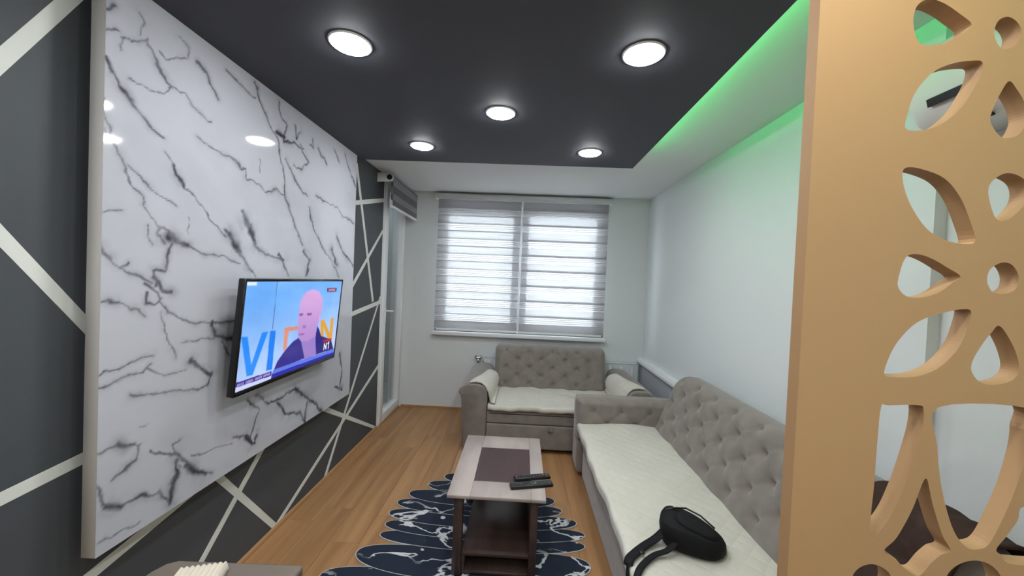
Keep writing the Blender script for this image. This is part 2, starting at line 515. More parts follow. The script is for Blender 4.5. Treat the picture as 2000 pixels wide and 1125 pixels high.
def attr_material(name, rough, spec, emission=None, coat=0.0):
    m = bpy.data.materials.new(name)
    m.use_nodes = True
    nt = m.node_tree
    b = nt.nodes['Principled BSDF']
    a = nt.nodes.new('ShaderNodeAttribute')
    a.attribute_name = 'Col'
    b.inputs['Roughness'].default_value = rough
    b.inputs['Specular IOR Level'].default_value = spec
    b.inputs['Coat Weight'].default_value = coat
    b.inputs['Coat Roughness'].default_value = 0.03
    if emission:
        b.inputs['Base Color'].default_value = (0.01, 0.01, 0.01, 1)
        nt.links.new(a.outputs['Color'], b.inputs['Emission Color'])
        b.inputs['Emission Strength'].default_value = emission
    else:
        nt.links.new(a.outputs['Color'], b.inputs['Base Color'])
    return m
M_marble = attr_material('white_veined_marble_gloss', 0.06, 0.5)
M_screen = attr_material('lit_screen', 0.12, 0.5, 1.0)

def clear_glass(name, tint, refl):
    m = bpy.data.materials.new(name)
    m.use_nodes = True
    nt = m.node_tree
    nt.nodes.remove(nt.nodes['Principled BSDF'])
    t = nt.nodes.new('ShaderNodeBsdfTransparent')
    t.inputs[0].default_value = (*tint, 1)
    g = nt.nodes.new('ShaderNodeBsdfGlossy')
    g.inputs['Roughness'].default_value = 0.02
    fr = nt.nodes.new('ShaderNodeFresnel')
    ge = nt.nodes.new('ShaderNodeNewGeometry')
    mr = nt.nodes.new('ShaderNodeMapRange')
    mr.inputs['To Min'].default_value = refl
    mr.inputs['To Max'].default_value = 1.0 / refl
    nt.links.new(ge.outputs['Backfacing'], mr.inputs['Value'])
    nt.links.new(mr.outputs[0], fr.inputs[0])
    mx = nt.nodes.new('ShaderNodeMixShader')
    nt.links.new(fr.outputs[0], mx.inputs[0])
    nt.links.new(t.outputs[0], mx.inputs[1])
    nt.links.new(g.outputs[0], mx.inputs[2])
    nt.links.new(mx.outputs[0], nt.nodes['Material Output'].inputs[0])
    return m
M_glass = clear_glass('window_glass', (0.95, 0.97, 0.97), 1.5)

def fabric(name, col, trans, clear, lines=False):
    """woven blind cloth: part diffuse, part translucent, part open weave."""
    m = bpy.data.materials.new(name)
    m.use_nodes = True
    nt = m.node_tree
    nt.nodes.remove(nt.nodes['Principled BSDF'])
    d = nt.nodes.new('ShaderNodeBsdfDiffuse')
    d.inputs[0].default_value = (*col, 1)
    t = nt.nodes.new('ShaderNodeBsdfTranslucent')
    t.inputs[0].default_value = (*[min(1, c * 1.15) for c in col], 1)
    tr = nt.nodes.new('ShaderNodeBsdfTransparent')
    m1 = nt.nodes.new('ShaderNodeMixShader')
    m1.inputs[0].default_value = trans
    nt.links.new(d.outputs[0], m1.inputs[1])
    nt.links.new(t.outputs[0], m1.inputs[2])
    m2 = nt.nodes.new('ShaderNodeMixShader')
    m2.inputs[0].default_value = clear
    if lines:
        tc = nt.nodes.new('ShaderNodeTexCoord')
        w = nt.nodes.new('ShaderNodeTexWave')
        w.bands_direction = 'Z'
        w.inputs['Scale'].default_value = 14.0
        nt.links.new(tc.outputs['Object'], w.inputs['Vector'])
        mr = nt.nodes.new('ShaderNodeMapRange')
        mr.inputs['From Min'].default_value = 0.02
        mr.inputs['From Max'].default_value = 0.25
        mr.inputs['To Min'].default_value = clear * 0.42
        mr.inputs['To Max'].default_value = clear
        nt.links.new(w.outputs['Fac'], mr.inputs['Value'])
        nt.links.new(mr.outputs[0], m2.inputs[0])
    nt.links.new(m1.outputs[0], m2.inputs[1])
    nt.links.new(tr.outputs[0], m2.inputs[2])
    nt.links.new(m2.outputs[0], nt.nodes['Material Output'].inputs[0])
    return m
M_band = fabric('grey_woven_band', srgb(168, 166, 168), 0.32, 0.245)
M_band_dark = fabric('charcoal_woven_band', srgb(120, 120, 122), 0.25, 0.2)
M_sheer = fabric('sheer_voile', srgb(200, 200, 202), 0.4, 0.82, True)

# ------------------------------------------------------------------ the setting: floor
fl = box_obj('floor', (XL - 0.15, YF - 0.1, -0.12), (XR2 + 0.12, YB + 0.25, -0.012), M_concrete)
struct(fl, 'oak laminate plank floor of the living room', 'floor')
PW = (XR2 - XL) / 16
for i in range(16):
    y = YF - random.random() * 1.1
    while y < YB:
        y0, y1 = max(y, YF), min(y + 1.28, YB)
        if y1 - y0 > 0.02:
            x0 = XL + i * PW
            xm = min(x0 + PW, XR2)
            c = MB().box((x0 + 0.0006, y0 + 0.0006, -0.012), (xm - 0.0006, y1 - 0.0006, 0.0), 0.0008, 1)
            for f in c.bm.faces:
                f.smooth = False
            c.build('plank', M_floor, fl)
        y += 1.28

# ------------------------------------------------------------------ walls
wl = box_obj('wall_left', (XL - 0.14, YF - 0.1, 0), (XL, 3.85, H_WHITE), M_dark)
struct(wl, 'charcoal wall crossed by pale diagonal stripes behind marble panel', 'wall')
STRIPES = [((0.72, 1.615), (1.228, 2.533)), ((0.55, 2.26), (1.75, 0.70)), ((0.35, 0.838), (1.75, 0.99)), ((0.45, 0.372), (1.80, 0.60)),
           ((1.49, 0.004), (2.25, 0.682)), ((1.60, 0.81), (2.262, 0.006)), ((2.25, 0.008), (3.85, 0.649)), ((2.832, 0.004), (3.85, 1.366)),
           ((2.50, 0.722), (3.84, 0.006)), ((3.2, 2.533), (3.655, 1.33)), ((2.80, 2.10), (3.85, 2.358)), ((2.75, 1.11), (3.85, 2.04)),
           ((2.75, 1.198), (3.85, 1.315)), ((-0.6, 2.533), (0.9, 1.2)), ((-1.9, 0.3), (0.3, 1.9)), ((-2.4, 2.1), (0.2, 0.02))]
sk = 0
for (ya, za), (yb, zb) in STRIPES:
    d = Vector((yb - ya, zb - za)).normalized()
    n = Vector((-d.y, d.x)) * 0.020
    poly = [(ya + n.x, za + n.y), (ya - n.x, za - n.y), (yb - n.x, zb - n.y), (yb + n.x, zb + n.y)]
    poly = [(min(max(q[0], YF), 3.85), min(max(q[1], 0.001), H_WHITE - 0.001)) for q in poly]
    sk += 1
    MB().prism(poly, 'x', XL - 0.001, XL + 0.0010 + 0.00012 * sk).build('stripe', M_stripe, wl)

WX0, WX1, WZ0, WZ1 = -1.05, 0.985, 0.955, 2.49
wb = MB()
wb.box((XL - 0.14, YB, 0), (WX0, YB + 0.26, H_WHITE))
wb.box((WX1, YB, 0), (XR2 + 0.1, YB + 0.26, H_WHITE))
wb.box((WX0, YB, 0), (WX1, YB + 0.26, WZ0))
wb.box((WX0, YB, WZ1), (WX1, YB + 0.26, H_WHITE))
wall_back = struct(wb.build('wall_back', M_white), 'white end wall with the wide window', 'wall')
wr = MB().prism([(XR, Y_STEP), (XR, YB), (XR2 + 0.1, YB), (XR2 + 0.1, YF - 0.1), (XR2, YF - 0.1), (XR2, Y_STEP)], 'z', 0, H_WHITE)
wall_right = struct(wr.build('wall_right', M_white), 'plain white wall behind the long sofa', 'wall')
wall_front = struct(box_obj('wall_front', (XL - 0.14, YF - 0.1, 0), (XR2 + 0.1, YF, H_WHITE), M_white), 'white wall at the near end of the room', 'wall')
ce = struct(box_obj('ceiling', (XL - 0.14, YF - 0.1, H_WHITE), (XR2 + 0.1, YB + 0.26, H_WHITE + 0.12), M_ceil), 'white ceiling with dropped charcoal field', 'ceiling')
box_obj('dropped_panel', (XL, YF, H_DARK), (X_EDGE, Y_EDGE, H_DARK + 0.020), M_darkc, ce)
box_obj('batten', (X_EDGE - 0.16, YF, H_DARK + 0.020), (X_EDGE - 0.12, Y_EDGE - 0.12, H_WHITE), M_ceil, ce)  # unseen upstand added to stop LED light spreading left in the gap
box_obj('batten', (XL, Y_EDGE - 0.16, H_DARK + 0.020), (X_EDGE - 0.16, Y_EDGE - 0.12, H_WHITE), M_ceil, ce)  # likewise added out of sight, closes the gap to light at the back
box_obj('edge_trim', (X_EDGE, YF, H_DARK + 0.002), (X_EDGE + 0.003, Y_EDGE + 0.003, H_DARK + 0.024), M_pvc, ce)
box_obj('edge_trim', (XL, Y_EDGE, H_DARK + 0.002), (X_EDGE, Y_EDGE + 0.003, H_DARK + 0.024), M_pvc, ce)

bl = struct(MB().prism([(XL, 0), (XL + 0.014, 0), (XL + 0.012, 0.02), (XL + 0.004, 0.03), (XL, 0.03)], 'y', YF, 3.85).build('baseboard_left', M_skirt), 'low oak skirting under the charcoal wall', 'skirting')
bb = struct(box_obj('baseboard_back', (XL + 0.03, YB - 0.012, 0), (XR - 0.05, YB, 0.022), M_skirt), 'low oak skirting along the window wall', 'skirting')

# ------------------------------------------------------------------ wainscot ledge on the right wall
wc = struct(box_obj('trim_1', (XR - 0.030, Y_STEP + 0.05, 0), (XR, YB - 0.001, 0.675), M_panelgrey), 'pale grey board low on the right wall', 'wall trim')
lp = [(XR, 0.675), (XR - 0.062, 0.675), (XR - 0.066, 0.682), (XR - 0.066, 0.705), (XR - 0.058, 0.712), (XR - 0.052, 0.728), (XR - 0.044, 0.735), (XR, 0.735)]
MB().prism(lp, 'y', Y_STEP + 0.05, YB - 0.002).build('ledge', M_pvc, wc)

# ------------------------------------------------------------------ window
win = bpy.data.objects.new('window_1', None)
COL.objects.link(win)
win.location = (0, YB + 0.12, WZ0)
struct(win, 'wide white plastic window with two sashes behind the blinds', 'window')
yw0, yw1 = YB + 0.10, YB + 0.17
fr = MB()
fr.box((WX0, yw0, WZ0), (WX0 + 0.05, yw1, WZ1), 0.004).box((WX1 - 0.05, yw0, WZ0), (WX1, yw1, WZ1), 0.004)
fr.box((WX0 + 0.05, yw0, WZ0), (WX1 - 0.05, yw1, WZ0 + 0.05), 0.004).box((WX0 + 0.05, yw0, WZ1 - 0.06), (WX1 - 0.05, yw1, WZ1), 0.004)
fr.build('window_frame', M_pvc, win)
box_obj('mullion', (-0.085, yw0, WZ0 + 0.05), (-0.01, yw1, WZ1 - 0.06), M_pvc, win, 0.004)
for x0, x1 in ((WX0 + 0.045, -0.08), (-0.015, WX1 - 0.045)):
    z0, z1 = WZ0 + 0.045, WZ1 - 0.055
    s = MB()
    t = 0.062
    s.box((x0, yw0 - 0.02, z0), (x0 + t, yw1 - 0.02, z1), 0.004).box((x1 - t, yw0 - 0.02, z0), (x1, yw1 - 0.02, z1), 0.004)
    s.box((x0 + t, yw0 - 0.02, z0), (x1 - t, yw1 - 0.02, z0 + t), 0.004).box((x0 + t, yw0 - 0.02, z1 - t), (x1 - t, yw1 - 0.02, z1), 0.004)
    sash = s.build('sash', M_pvc, win)
    box_obj('pane', (x0 + t - 0.005, yw0 + 0.02, z0 + t - 0.005), (x1 - t + 0.005, yw0 + 0.026, z1 - t + 0.005), M_glass, sash)
    xh = x1 - 0.03 if x0 < -0.5 else x0 + 0.03
    MB().box((xh - 0.012, yw0 - 0.03, 1.69), (xh + 0.012, yw0 - 0.02, 1.77), 0.003).box((xh - 0.009, yw0 - 0.052, 1.62), (xh + 0.009, yw0 - 0.036, 1.745), 0.005).box((xh - 0.008, yw0 - 0.04, 1.72), (xh + 0.008, yw0 - 0.025, 1.74)).build('handle', M_pvc, sash)
MB().box((WX0 - 0.02, YB - 0.085, 0.905), (WX1 + 0.02, YB + 0.0, 0.945), 0.008).build('window_sill', M_pvc, win)
MB().box((WX0 + 0.001, YB + 0.0, WZ0 - 0.009), (WX1 - 0.001, yw0, WZ0 + 0.001)).build('reveal_sill', M_pvc, win)

# blinds: a closed pair of zebra blinds under one cassette
cas = MB().prism([(YB, 2.532), (YB - 0.055, 2.532), (YB - 0.075, 2.54), (YB - 0.078, 2.585), (YB - 0.070, 2.598), (YB, 2.598)], 'x', WX0 - 0.035, WX1 + 0.035, 0.002).build('blind_cassette', M_pvcrad)
tag(cas, 'long pale cassette housing above the two window blinds', 'blind cassette')
BAND = 0.0908
def zebra(x0, x1, shift, label):
    r = thing('zebra_blind', label, 'blind', ((x0 + x1) / 2, YB - 0.03, 0.965), 'zebra blinds on the wide window')
    ztop, zbot = 2.531, 0.985
    for layer, yy, ph in ((0, YB - 0.046, 0.0), (1, YB - 0.026, BAND + shift)):
        z = ztop + ph - 2 * BAND
        solid_h = BAND + 0.011
        zz = ztop + ph
        while zz > zbot:
            a, b = max(zz - solid_h, zbot), min(zz, ztop)
            if b - a > 0.003:
                box_obj('band', (x0, yy, a), (x1, yy + 0.0008, b), M_band, r)
            c, d = max(zz - 2 * BAND, zbot), min(zz - solid_h, ztop)
            if d - c > 0.003:
                box_obj('sheer_band', (x0, yy + 0.0002, c), (x1, yy + 0.0006, d), M_sheer, r)
            zz -= 2 * BAND
    MB().box((x0, YB - 0.052, 0.960), (x1, YB - 0.020, 0.986), 0.006).build('bottom_rail', M_pvc, r)
    xe_ = x0 + 0.012 if x0 < -0.5 else x1 - 0.012
    MB().box((xe_ - 0.006, YB - 0.056, 0.965), (xe_ + 0.006, YB - 0.050, 0.985), 0.002).build('end_clip', M_black, r)
    return r
zl = zebra(WX0 + 0.005, -0.052, 0.0, 'grey zebra blind over the left sash of the window')
zebra(-0.030, WX1 - 0.005, 0.0125, 'grey zebra blind over the right sash with heavier dark bars')
cord = MB().tube([(-0.041, YB - 0.05, 2.53), (-0.041, YB - 0.05, 1.03)], 0.0045, 8)
cord.tube([(-0.041, YB - 0.05, 1.03), (-0.041, YB - 0.05, 0.99)], 0.007, 8)
cord.build('pull_cord', M_pvc, zl)

# ------------------------------------------------------------------ balcony door in the left wall, at the far end
dr = bpy.data.objects.new('door_1', None)
COL.objects.link(dr)
dr.location = (XL - 0.04, 4.2, 0)
struct(dr, 'white plastic balcony door with tall glass pane in the corner', 'door')
D0, D1, DZ = 3.85, YB, H_WHITE
xo, xi = XL - 0.08, XL + 0.004
f = MB()
f.box((xo, D0, 0.02), (xi, D0 + 0.045, DZ), 0.003).box((xo, D1 - 0.03, 0.02), (xi, D1, DZ), 0.003)
f.box((xo, D0 + 0.045, DZ - 0.06), (xi, D1 - 0.03, DZ), 0.003).box((xo, D0, 0.0), (xi, D1, 0.02), 0.003)
f.build('door_frame', M_pvc, dr)
a0, a1, b0, b1 = D0 + 0.045, D1 - 0.03, 0.02, DZ - 0.06
lf = MB()
lf.box((xo + 0.01, a0, b0), (xi + 0.012, a0 + 0.085, b1), 0.004).box((xo + 0.01, a1 - 0.06, b0), (xi + 0.012, a1, b1), 0.004)
lf.box((xo + 0.01, a0 + 0.085, b0), (xi + 0.012, a1 - 0.06, b0 + 0.09), 0.004).box((xo + 0.01, a0 + 0.085, b1 - 0.09), (xi + 0.012, a1 - 0.06, b1), 0.004)
leaf = lf.build('door_leaf', M_pvc, dr)
box_obj('pane', (XL - 0.045, a0 + 0.08, b0 + 0.085), (XL - 0.038, a1 - 0.055, b1 - 0.085), M_glass, leaf)
hy = a0 + 0.05
hd_ = MB().box((xi + 0.012, hy - 0.014, 1.09), (xi + 0.022, hy + 0.014, 1.25), 0.004)
hd_.tube([(xi + 0.02, hy, 1.215), (xi + 0.055, hy, 1.215), (xi + 0.062, hy + 0.02, 1.213), (xi + 0.062, hy + 0.11, 1.205)], 0.0095, 10)
hd_.build('handle', M_pvc, leaf)

# blind rolled up above the door, on brackets off the wall
rb = thing('roller_blind', 'grey roller blind mostly rolled up above the balcony door', 'blind', (-1.33, 4.08, 2.25))
yb0, yb1 = 3.66, 4.52
xc, zc = -1.335, 2.545
MB().tube([(xc, yb0 + 0.012, zc), (xc, yb1, zc)], 0.033, 18).build('roll', M_band, rb)
MB().prism([(XL, 2.50), (XL + 0.02, 2.50), (xc - 0.02, 2.505), (xc + 0.03, 2.51), (xc + 0.04, 2.545), (xc + 0.025, 2.583), (XL, 2.59)], 'y', yb0, yb0 + 0.010, 0.002).build('bracket', M_pvcrad, rb)
MB().lathe([(0.026, 0.0), (0.026, 0.006), (0.014, 0.008)], (xc, yb0 - 0.008, zc), 18, 'y').build('end_plug', M_black, rb)
xf = xc + 0.031
for k, (za, zb) in enumerate(((2.47, 2.548), (2.395, 2.47), (2.335, 2.395), (2.278, 2.335))):
    box_obj('fabric_band', (xf - 0.0012 * (k % 2), yb0 + 0.02, za), (xf + 0.001, yb1 - 0.01, zb), M_band_dark if k % 2 else M_band, rb)
    if k % 2 == 0:
        box_obj('fabric_band', (xf - 0.02, yb0 + 0.02, za), (xf - 0.019, yb1 - 0.01, zb), M_band, rb)
MB().box((xf - 0.022, yb0 + 0.018, 2.255), (xf + 0.004, yb1 - 0.008, 2.28), 0.006).build('bottom_rail', M_pvc, rb)

# balcony beyond the door, walled in with a narrow slot to dim the pane
bal = MB()
bal.box((-2.75, 3.3, -0.12), (XL - 0.14, 5.6, -0.01))
bal.box((-2.9, 3.3, -0.12), (-2.75, 5.6, 2.60))
bal.box((XL - 0.14, YB + 0.26, -0.12), (XL - 0.04, 5.75, 2.85))  # filler wall added to keep sky light out
bal.box((-2.9, 5.6, -0.12), (XL - 0.14, 5.75, 2.85))
bal.box((-2.9, 3.15, -0.12), (XL - 0.14, 3.3, 2.75))
bal.box((-2.9, 3.15, 2.75), (XL - 0.14, 5.6, 2.85))
struct(bal.build('balcony_shell', M_concrete), 'pale rendered balcony beyond the glass door, walled in to dim its light', 'balcony')
# ------------------------------------------------------------------ ceiling downlights
M_glow = emit('downlight_diffuser_glow', (0.96, 0.98, 1.0), DOWNLIGHT)
def downlight(x, y, label, group):
    t = thing('downlight', label, 'ceiling light', (x, y, H_DARK), group)
    MB().lathe([(0.085, 0.0), (0.085, -0.003), (0.081, -0.006), (0.075, -0.006), (0.073, 0.0)], (x, y, H_DARK), 32).build('trim_ring', M_pvc, t)
    MB().lathe([(0.074, -0.002), (0.074, -0.006), (0.070, -0.011), (0.054, -0.016), (0.032, -0.0185), (0.006, -0.019)], (x, y, H_DARK), 32).build('diffuser', M_glow, t)
G = 'round ceiling downlights'
downlight(-0.745, 1.545, 'lit round downlight nearest the top of marble panel, front left', G)
downlight(0.450, 1.565, 'lit round downlight nearest the green cove, front right', G)
downlight(-0.165, 2.145, 'lit round downlight in the middle of the five', G)
downlight(-0.765, 2.715, 'lit round downlight at the far left, towards the balcony door', G)
downlight(0.441, 2.745, 'lit round downlight at the far right, before the window', G)
for x, y in ((-0.165, 0.95), (-0.75, 0.36), (0.45, 0.36), (-0.165, -0.24), (-0.75, -0.85), (0.45, -0.85), (-0.165, -1.5)):
    downlight(x, y, 'lit round downlight overhead on the near side of the front pair', G)

led = MB().box((0.775, YF + 0.05, H_DARK + 0.021), (0.787, 2.86, H_DARK + 0.032))
tag(led.build('led_strip', emit('green_led_glow', (0.015, 1.0, 0.20), LED_GREEN)), 'green LED strip lying in the cove along the charcoal ceiling edge', 'light strip')

# ------------------------------------------------------------------ marble panel
def vnoise(Y, Z, scale, seed, octaves=4):
    r = np.random.default_rng(seed)
    out = np.zeros_like(Y)
    amp, tot = 1.0, 0.0
    for o in range(octaves):
        T = r.random((64, 64))
        a, b = Y * scale + 17.3 * o, Z * scale + 9.1 * o
        ia, ib = np.floor(a).astype(int), np.floor(b).astype(int)
        fa, fb = a - ia, b - ib
        fa, fb = fa * fa * (3 - 2 * fa), fb * fb * (3 - 2 * fb)
        g = lambda i, j: T[i % 64, j % 64]
        out += amp * ((g(ia, ib) * (1 - fa) + g(ia + 1, ib) * fa) * (1 - fb) + (g(ia, ib + 1) * (1 - fa) + g(ia + 1, ib + 1) * fa) * fb)
        tot += amp
        amp *= 0.5
        scale *= 2.03
    return out / tot

def grid_object(name, P, colors, m, parent, flip=False):
    nu, nv = P.shape[0], P.shape[1]
    L = np.array(world_loc(parent))
    me = bpy.data.meshes.new(name)
    I = np.arange(nu * nv).reshape(nu, nv)
    q = np.stack([I[:-1, :-1], I[1:, :-1], I[1:, 1:], I[:-1, 1:]], -1).reshape(-1, 4)
    if flip:
        q = q[:, ::-1]
    me.vertices.add(nu * nv)
    me.vertices.foreach_set('co', (P.reshape(-1, 3) - L).astype(np.float32).ravel())
    me.loops.add(q.size)
    me.loops.foreach_set('vertex_index', q.astype(np.int32).ravel())
    me.polygons.add(len(q))
    me.polygons.foreach_set('loop_start', np.arange(0, q.size, 4, dtype=np.int32))
    me.update()
    me.validate()
    at = me.color_attributes.new('Col', 'FLOAT_COLOR', 'POINT')
    c4 = np.concatenate([colors.reshape(-1, 3), np.ones((nu * nv, 1))], 1).astype(np.float32)
    at.data.foreach_set('color', c4.ravel())
    me.materials.append(m)
    o = bpy.data.objects.new(name, me)
    COL.objects.link(o)
    o.parent = parent
    return o

SY0, SY1, SZ0, SZ1 = 1.178, 2.988, 0.628, H_DARK - 0.001
slab = thing('marble_panel', 'white marble panel with grey veins behind the television', 'wall panel', (X_SLAB, (SY0 + SY1) / 2, SZ0))
box_obj('core', (X_SLAB - 0.049, SY0, SZ0), (X_SLAB - 0.0012, SY1, SZ1), mat('panel_edge_white', srgb(206, 202, 198), 0.5, 0.4), slab, 0.001, 1)
for yy in (1.5, 2.6):
    box_obj('batten', (XL, yy, SZ0 + 0.2), (X_SLAB - 0.049, yy + 0.05, SZ1 - 0.2), M_dark, slab)
nY, nZ = 400, 420
Yg, Zg = np.meshgrid(np.linspace(SY0, SY1, nY), np.linspace(SZ0, SZ1, nZ), indexing='ij')
Yw = Yg + 0.030 * (vnoise(Yg, Zg, 9, 1) - 0.5) + 0.024 * (vnoise(Yg, Zg, 30, 2, 4) - 0.5)
Zw = Zg + 0.030 * (vnoise(Yg, Zg, 9, 3) - 0.5) + 0.024 * (vnoise(Yg, Zg, 30, 4, 4) - 0.5)
dark = np.zeros_like(Yg)
halo = np.zeros_like(Yg)
wvar = vnoise(Yg, Zg, 13, 5, 3)
for hw_, pts in VEINS:
    w = max(hw_, 2.0) / 1000.0
    pts = np.array(pts) / 1000.0
    D = np.full(Yg.shape, 9.0)
    for a, b in zip(pts[:-1], pts[1:]):
        ab = b - a
        t = np.clip(((Yw - a[0]) * ab[0] + (Zw - a[1]) * ab[1]) / (ab @ ab + 1e-9), 0, 1)
        D = np.minimum(D, np.hypot(Yw - a[0] - t * ab[0], Zw - a[1] - t * ab[1]))
    ww = w * (0.35 + 1.3 * wvar)
    core = np.clip(1.25 - D / (ww + 0.0012), 0, 1)
    dark = np.maximum(dark, core * (0.62 + min(0.3, w * 20)))
    halo = np.maximum(halo, np.exp(-(D / (ww * 2.0 + 0.008)) ** 2) * min(1.0, 0.42 + w * 70))
mottle = vnoise(Yg, Zg, 22, 8, 4)
dark *= 0.72 + 0.60 * np.clip((mottle - 0.25) * 1.8, 0, 1)
halo *= np.clip((vnoise(Yg, Zg, 16, 9, 3) - 0.32) * 2.2, 0, 1)
cloud = np.clip((vnoise(Yg + 0.4 * Zg, Zg, 3.2, 10, 5) - 0.52) * 1.6, 0, 1)
base = np.array(srgb(190, 191, 199))
vein = np.array(srgb(60, 60, 68))
grey = np.array(srgb(146, 146, 154))
colr = base[None, None] * np.ones(Yg.shape + (1,))
colr = colr + (grey - colr) * np.clip(0.5 * cloud + 0.95 * halo, 0, 1)[..., None]
colr = colr + (vein - colr) * np.clip(dark, 0, 1)[..., None]
grid_object('face', np.stack([np.full_like(Yg, X_SLAB), Yg, Zg], -1), colr, M_marble, slab)

# ------------------------------------------------------------------ television
TW, TH = 0.915, 0.540
t0 = Vector((X_SLAB + 0.122, 1.648, 1.550))
ev = Vector((-0.045, 0, -0.538)).normalized()
eu = Vector((0, 1, 0))
en = Vector((-ev.z, 0, ev.x))
MT = Matrix((eu, ev, en)).transposed().to_4x4()
MT.translation = t0
tv = thing('television', 'flat black television showing a news broadcast, on the marble panel', 'television', tuple(t0 + ev * TH + eu * TW / 2))
MB().box((0, 0, -0.030), (TW, TH, -0.002), 0.006, 2, 0, MT).box((0.09, 0.20, -0.062), (TW - 0.09, TH - 0.015, -0.028), 0.012, 2, 0, MT).build('casing', M_black, tv)
bz = MB()
bz.box((0, 0, -0.004), (0.012, TH, 0.003), 0.001, 1, 0, MT).box((TW - 0.012, 0, -0.004), (TW, TH, 0.003), 0.001, 1, 0, MT)
bz.box((0.012, 0, -0.004), (TW - 0.012, 0.012, 0.003), 0.001, 1, 0, MT).box((0.012, TH - 0.022, -0.004), (TW - 0.012, TH, 0.004), 0.001, 1, 0, MT)
bz.build('bezel', M_blackgloss, tv)
mt = MB().box((TW / 2 - 0.12, 0.14, -0.075), (TW / 2 + 0.12, 0.40, -0.055), 0.0, 1, 0, MT)
mt.box((X_SLAB, 1.648 + TW / 2 - 0.14, 1.16), (X_SLAB + 0.012, 1.648 + TW / 2 + 0.14, 1.42))
for dy in (-0.09, 0.09):
    mt.box((X_SLAB + 0.010, 1.648 + TW / 2 + dy - 0.015, 1.22), (X_SLAB + 0.045, 1.648 + TW / 2 + dy + 0.015, 1.38))
mt.build('wall_mount', M_black, tv)
nU, nV = 340, 200
U, V = np.meshgrid(np.linspace(0, 1, nU), np.linspace(0, 1, nV), indexing='ij')
def inside(poly):
    n = len(poly)
    r = np.zeros(U.shape, bool)
    for i in range(n):
        (x1, y1), (x2, y2) = poly[i], poly[(i + 1) % n]
        if y1 == y2:
            continue
        r ^= ((y1 > V) != (y2 > V)) & (U < (x2 - x1) * (V - y1) / (y2 - y1) + x1)
    return r
def soft(mask, k):
    a = mask.astype(float)
    for _ in range(k):
        p_ = np.pad(a, 1, mode='edge')
        a = (p_[:-2, 1:-1] + p_[2:, 1:-1] + p_[1:-1, :-2] + p_[1:-1, 2:] + 2 * p_[1:-1, 1:-1]) / 6
    return a
pic = np.zeros(U.shape + (3,))
top, low = np.array([104, 172, 250.]), np.array([196, 214, 252.])
g = np.clip(V * 1.15 - 0.1 + 0.25 * (U - 0.5), 0, 1)[..., None]
pic[:] = top + (low - top) * g
pic += (vnoise(U * 2, V, 4, 21, 3)[..., None] - 0.5) * 24
def paint(key, col, k=1, op=1.0):
    global pic
    a = (soft(inside(SCREEN[key]), k) * op)[..., None]
    pic = pic + (np.array(col, float) - pic) * a
paint('line', (70, 90, 140), 1, 0.8)
paint('corner', (236, 240, 250), 4)
paint('V', (28, 138, 248), 2)
paint('I', (24, 128, 244), 2)
paint('Dstem', (228, 150, 130), 2)
paint('Dbar', (226, 142, 122), 2)
for k in ('N1', 'N2', 'N3'):
    paint(k, (230, 164, 52), 2)
paint('jacketL', (52, 44, 140), 2)
paint('jacketR', (44, 36, 128), 2)
paint('neck', (158, 128, 204), 4)
a = soft(inside(SCREEN['head']), 4)[..., None]
shade = np.array([212, 164, 222.]) + (np.array([170, 134, 206.]) - np.array([212, 164, 222.])) * np.clip((V - 0.25) * 1.6, 0, 1)[..., None]
pic = pic + (shade - pic) * a
paint('ear', (226, 172, 220), 2, 0.7)
for k in ('eye1', 'eye2'):
    paint(k, (98, 76, 150), 3, 0.85)
paint('nose', (134, 96, 178), 4, 0.7)
paint('mouth', (150, 92, 170), 3, 0.8)
paint('tick3', (96, 124, 228), 2)
paint('tick4', (44, 44, 172), 1)
paint('tick1', (58, 44, 140), 1)
paint('tick2', (206, 214, 250), 1)
for i in range(26):                                     # small lettering of the news ticker
    u0 = 0.012 + i * 0.0098
    if i % 7 != 5:
        mk = (U > u0) & (U < u0 + 0.0065) & (V > 0.926 + 0.012 * U) & (V < 0.950 + 0.012 * U)
        pic[mk] = (176, 160, 220)
paint('badge', (40, 30, 70), 1)
paint('badgeIn', (204, 120, 150), 1)
paint('red', (176, 40, 60), 1)
paint('logo', (40, 38, 96), 1)
def stroke(p, q, w, col):
    global pic
    p, q = np.array(p), np.array(q)
    d = q - p
    A = TW / TH
    t = np.clip(((U - p[0]) * A * d[0] * A + (V - p[1]) * d[1]) / ((d[0] * A) ** 2 + d[1] ** 2), 0, 1)
    D = np.hypot((U - p[0] - t * d[0]) * A, V - p[1] - t * d[1])
    a_ = np.clip((w - D) / 0.004 + 0.5, 0, 1)[..., None]
    pic = pic + (np.array(col, float) - pic) * a_
for p_, q_ in (((0.842, 0.880), (0.842, 0.805)), ((0.842, 0.805), (0.872, 0.880)), ((0.872, 0.880), (0.872, 0.805)), ((0.905, 0.800), (0.905, 0.885)), ((0.890, 0.818), (0.905, 0.800))):
    stroke(p_, q_, 0.009, (240, 240, 250))
lin = np.where(pic / 255 <= 0.04045, pic / 255 / 12.92, ((np.clip(pic, 0, 255) / 255 + 0.055) / 1.055) ** 2.4)
uu = 0.011 + U * (TW - 0.022)
vv_ = 0.011 + V * (TH - 0.032)
Pt = np.array(t0)[None, None] + uu[..., None] * np.array(eu) + vv_[..., None] * np.array(ev) + 0.0005 * np.array(en)
grid_object('screen', Pt, lin, M_screen, tv, True)['label'] = 'lit screen with a bald man in a navy jacket'

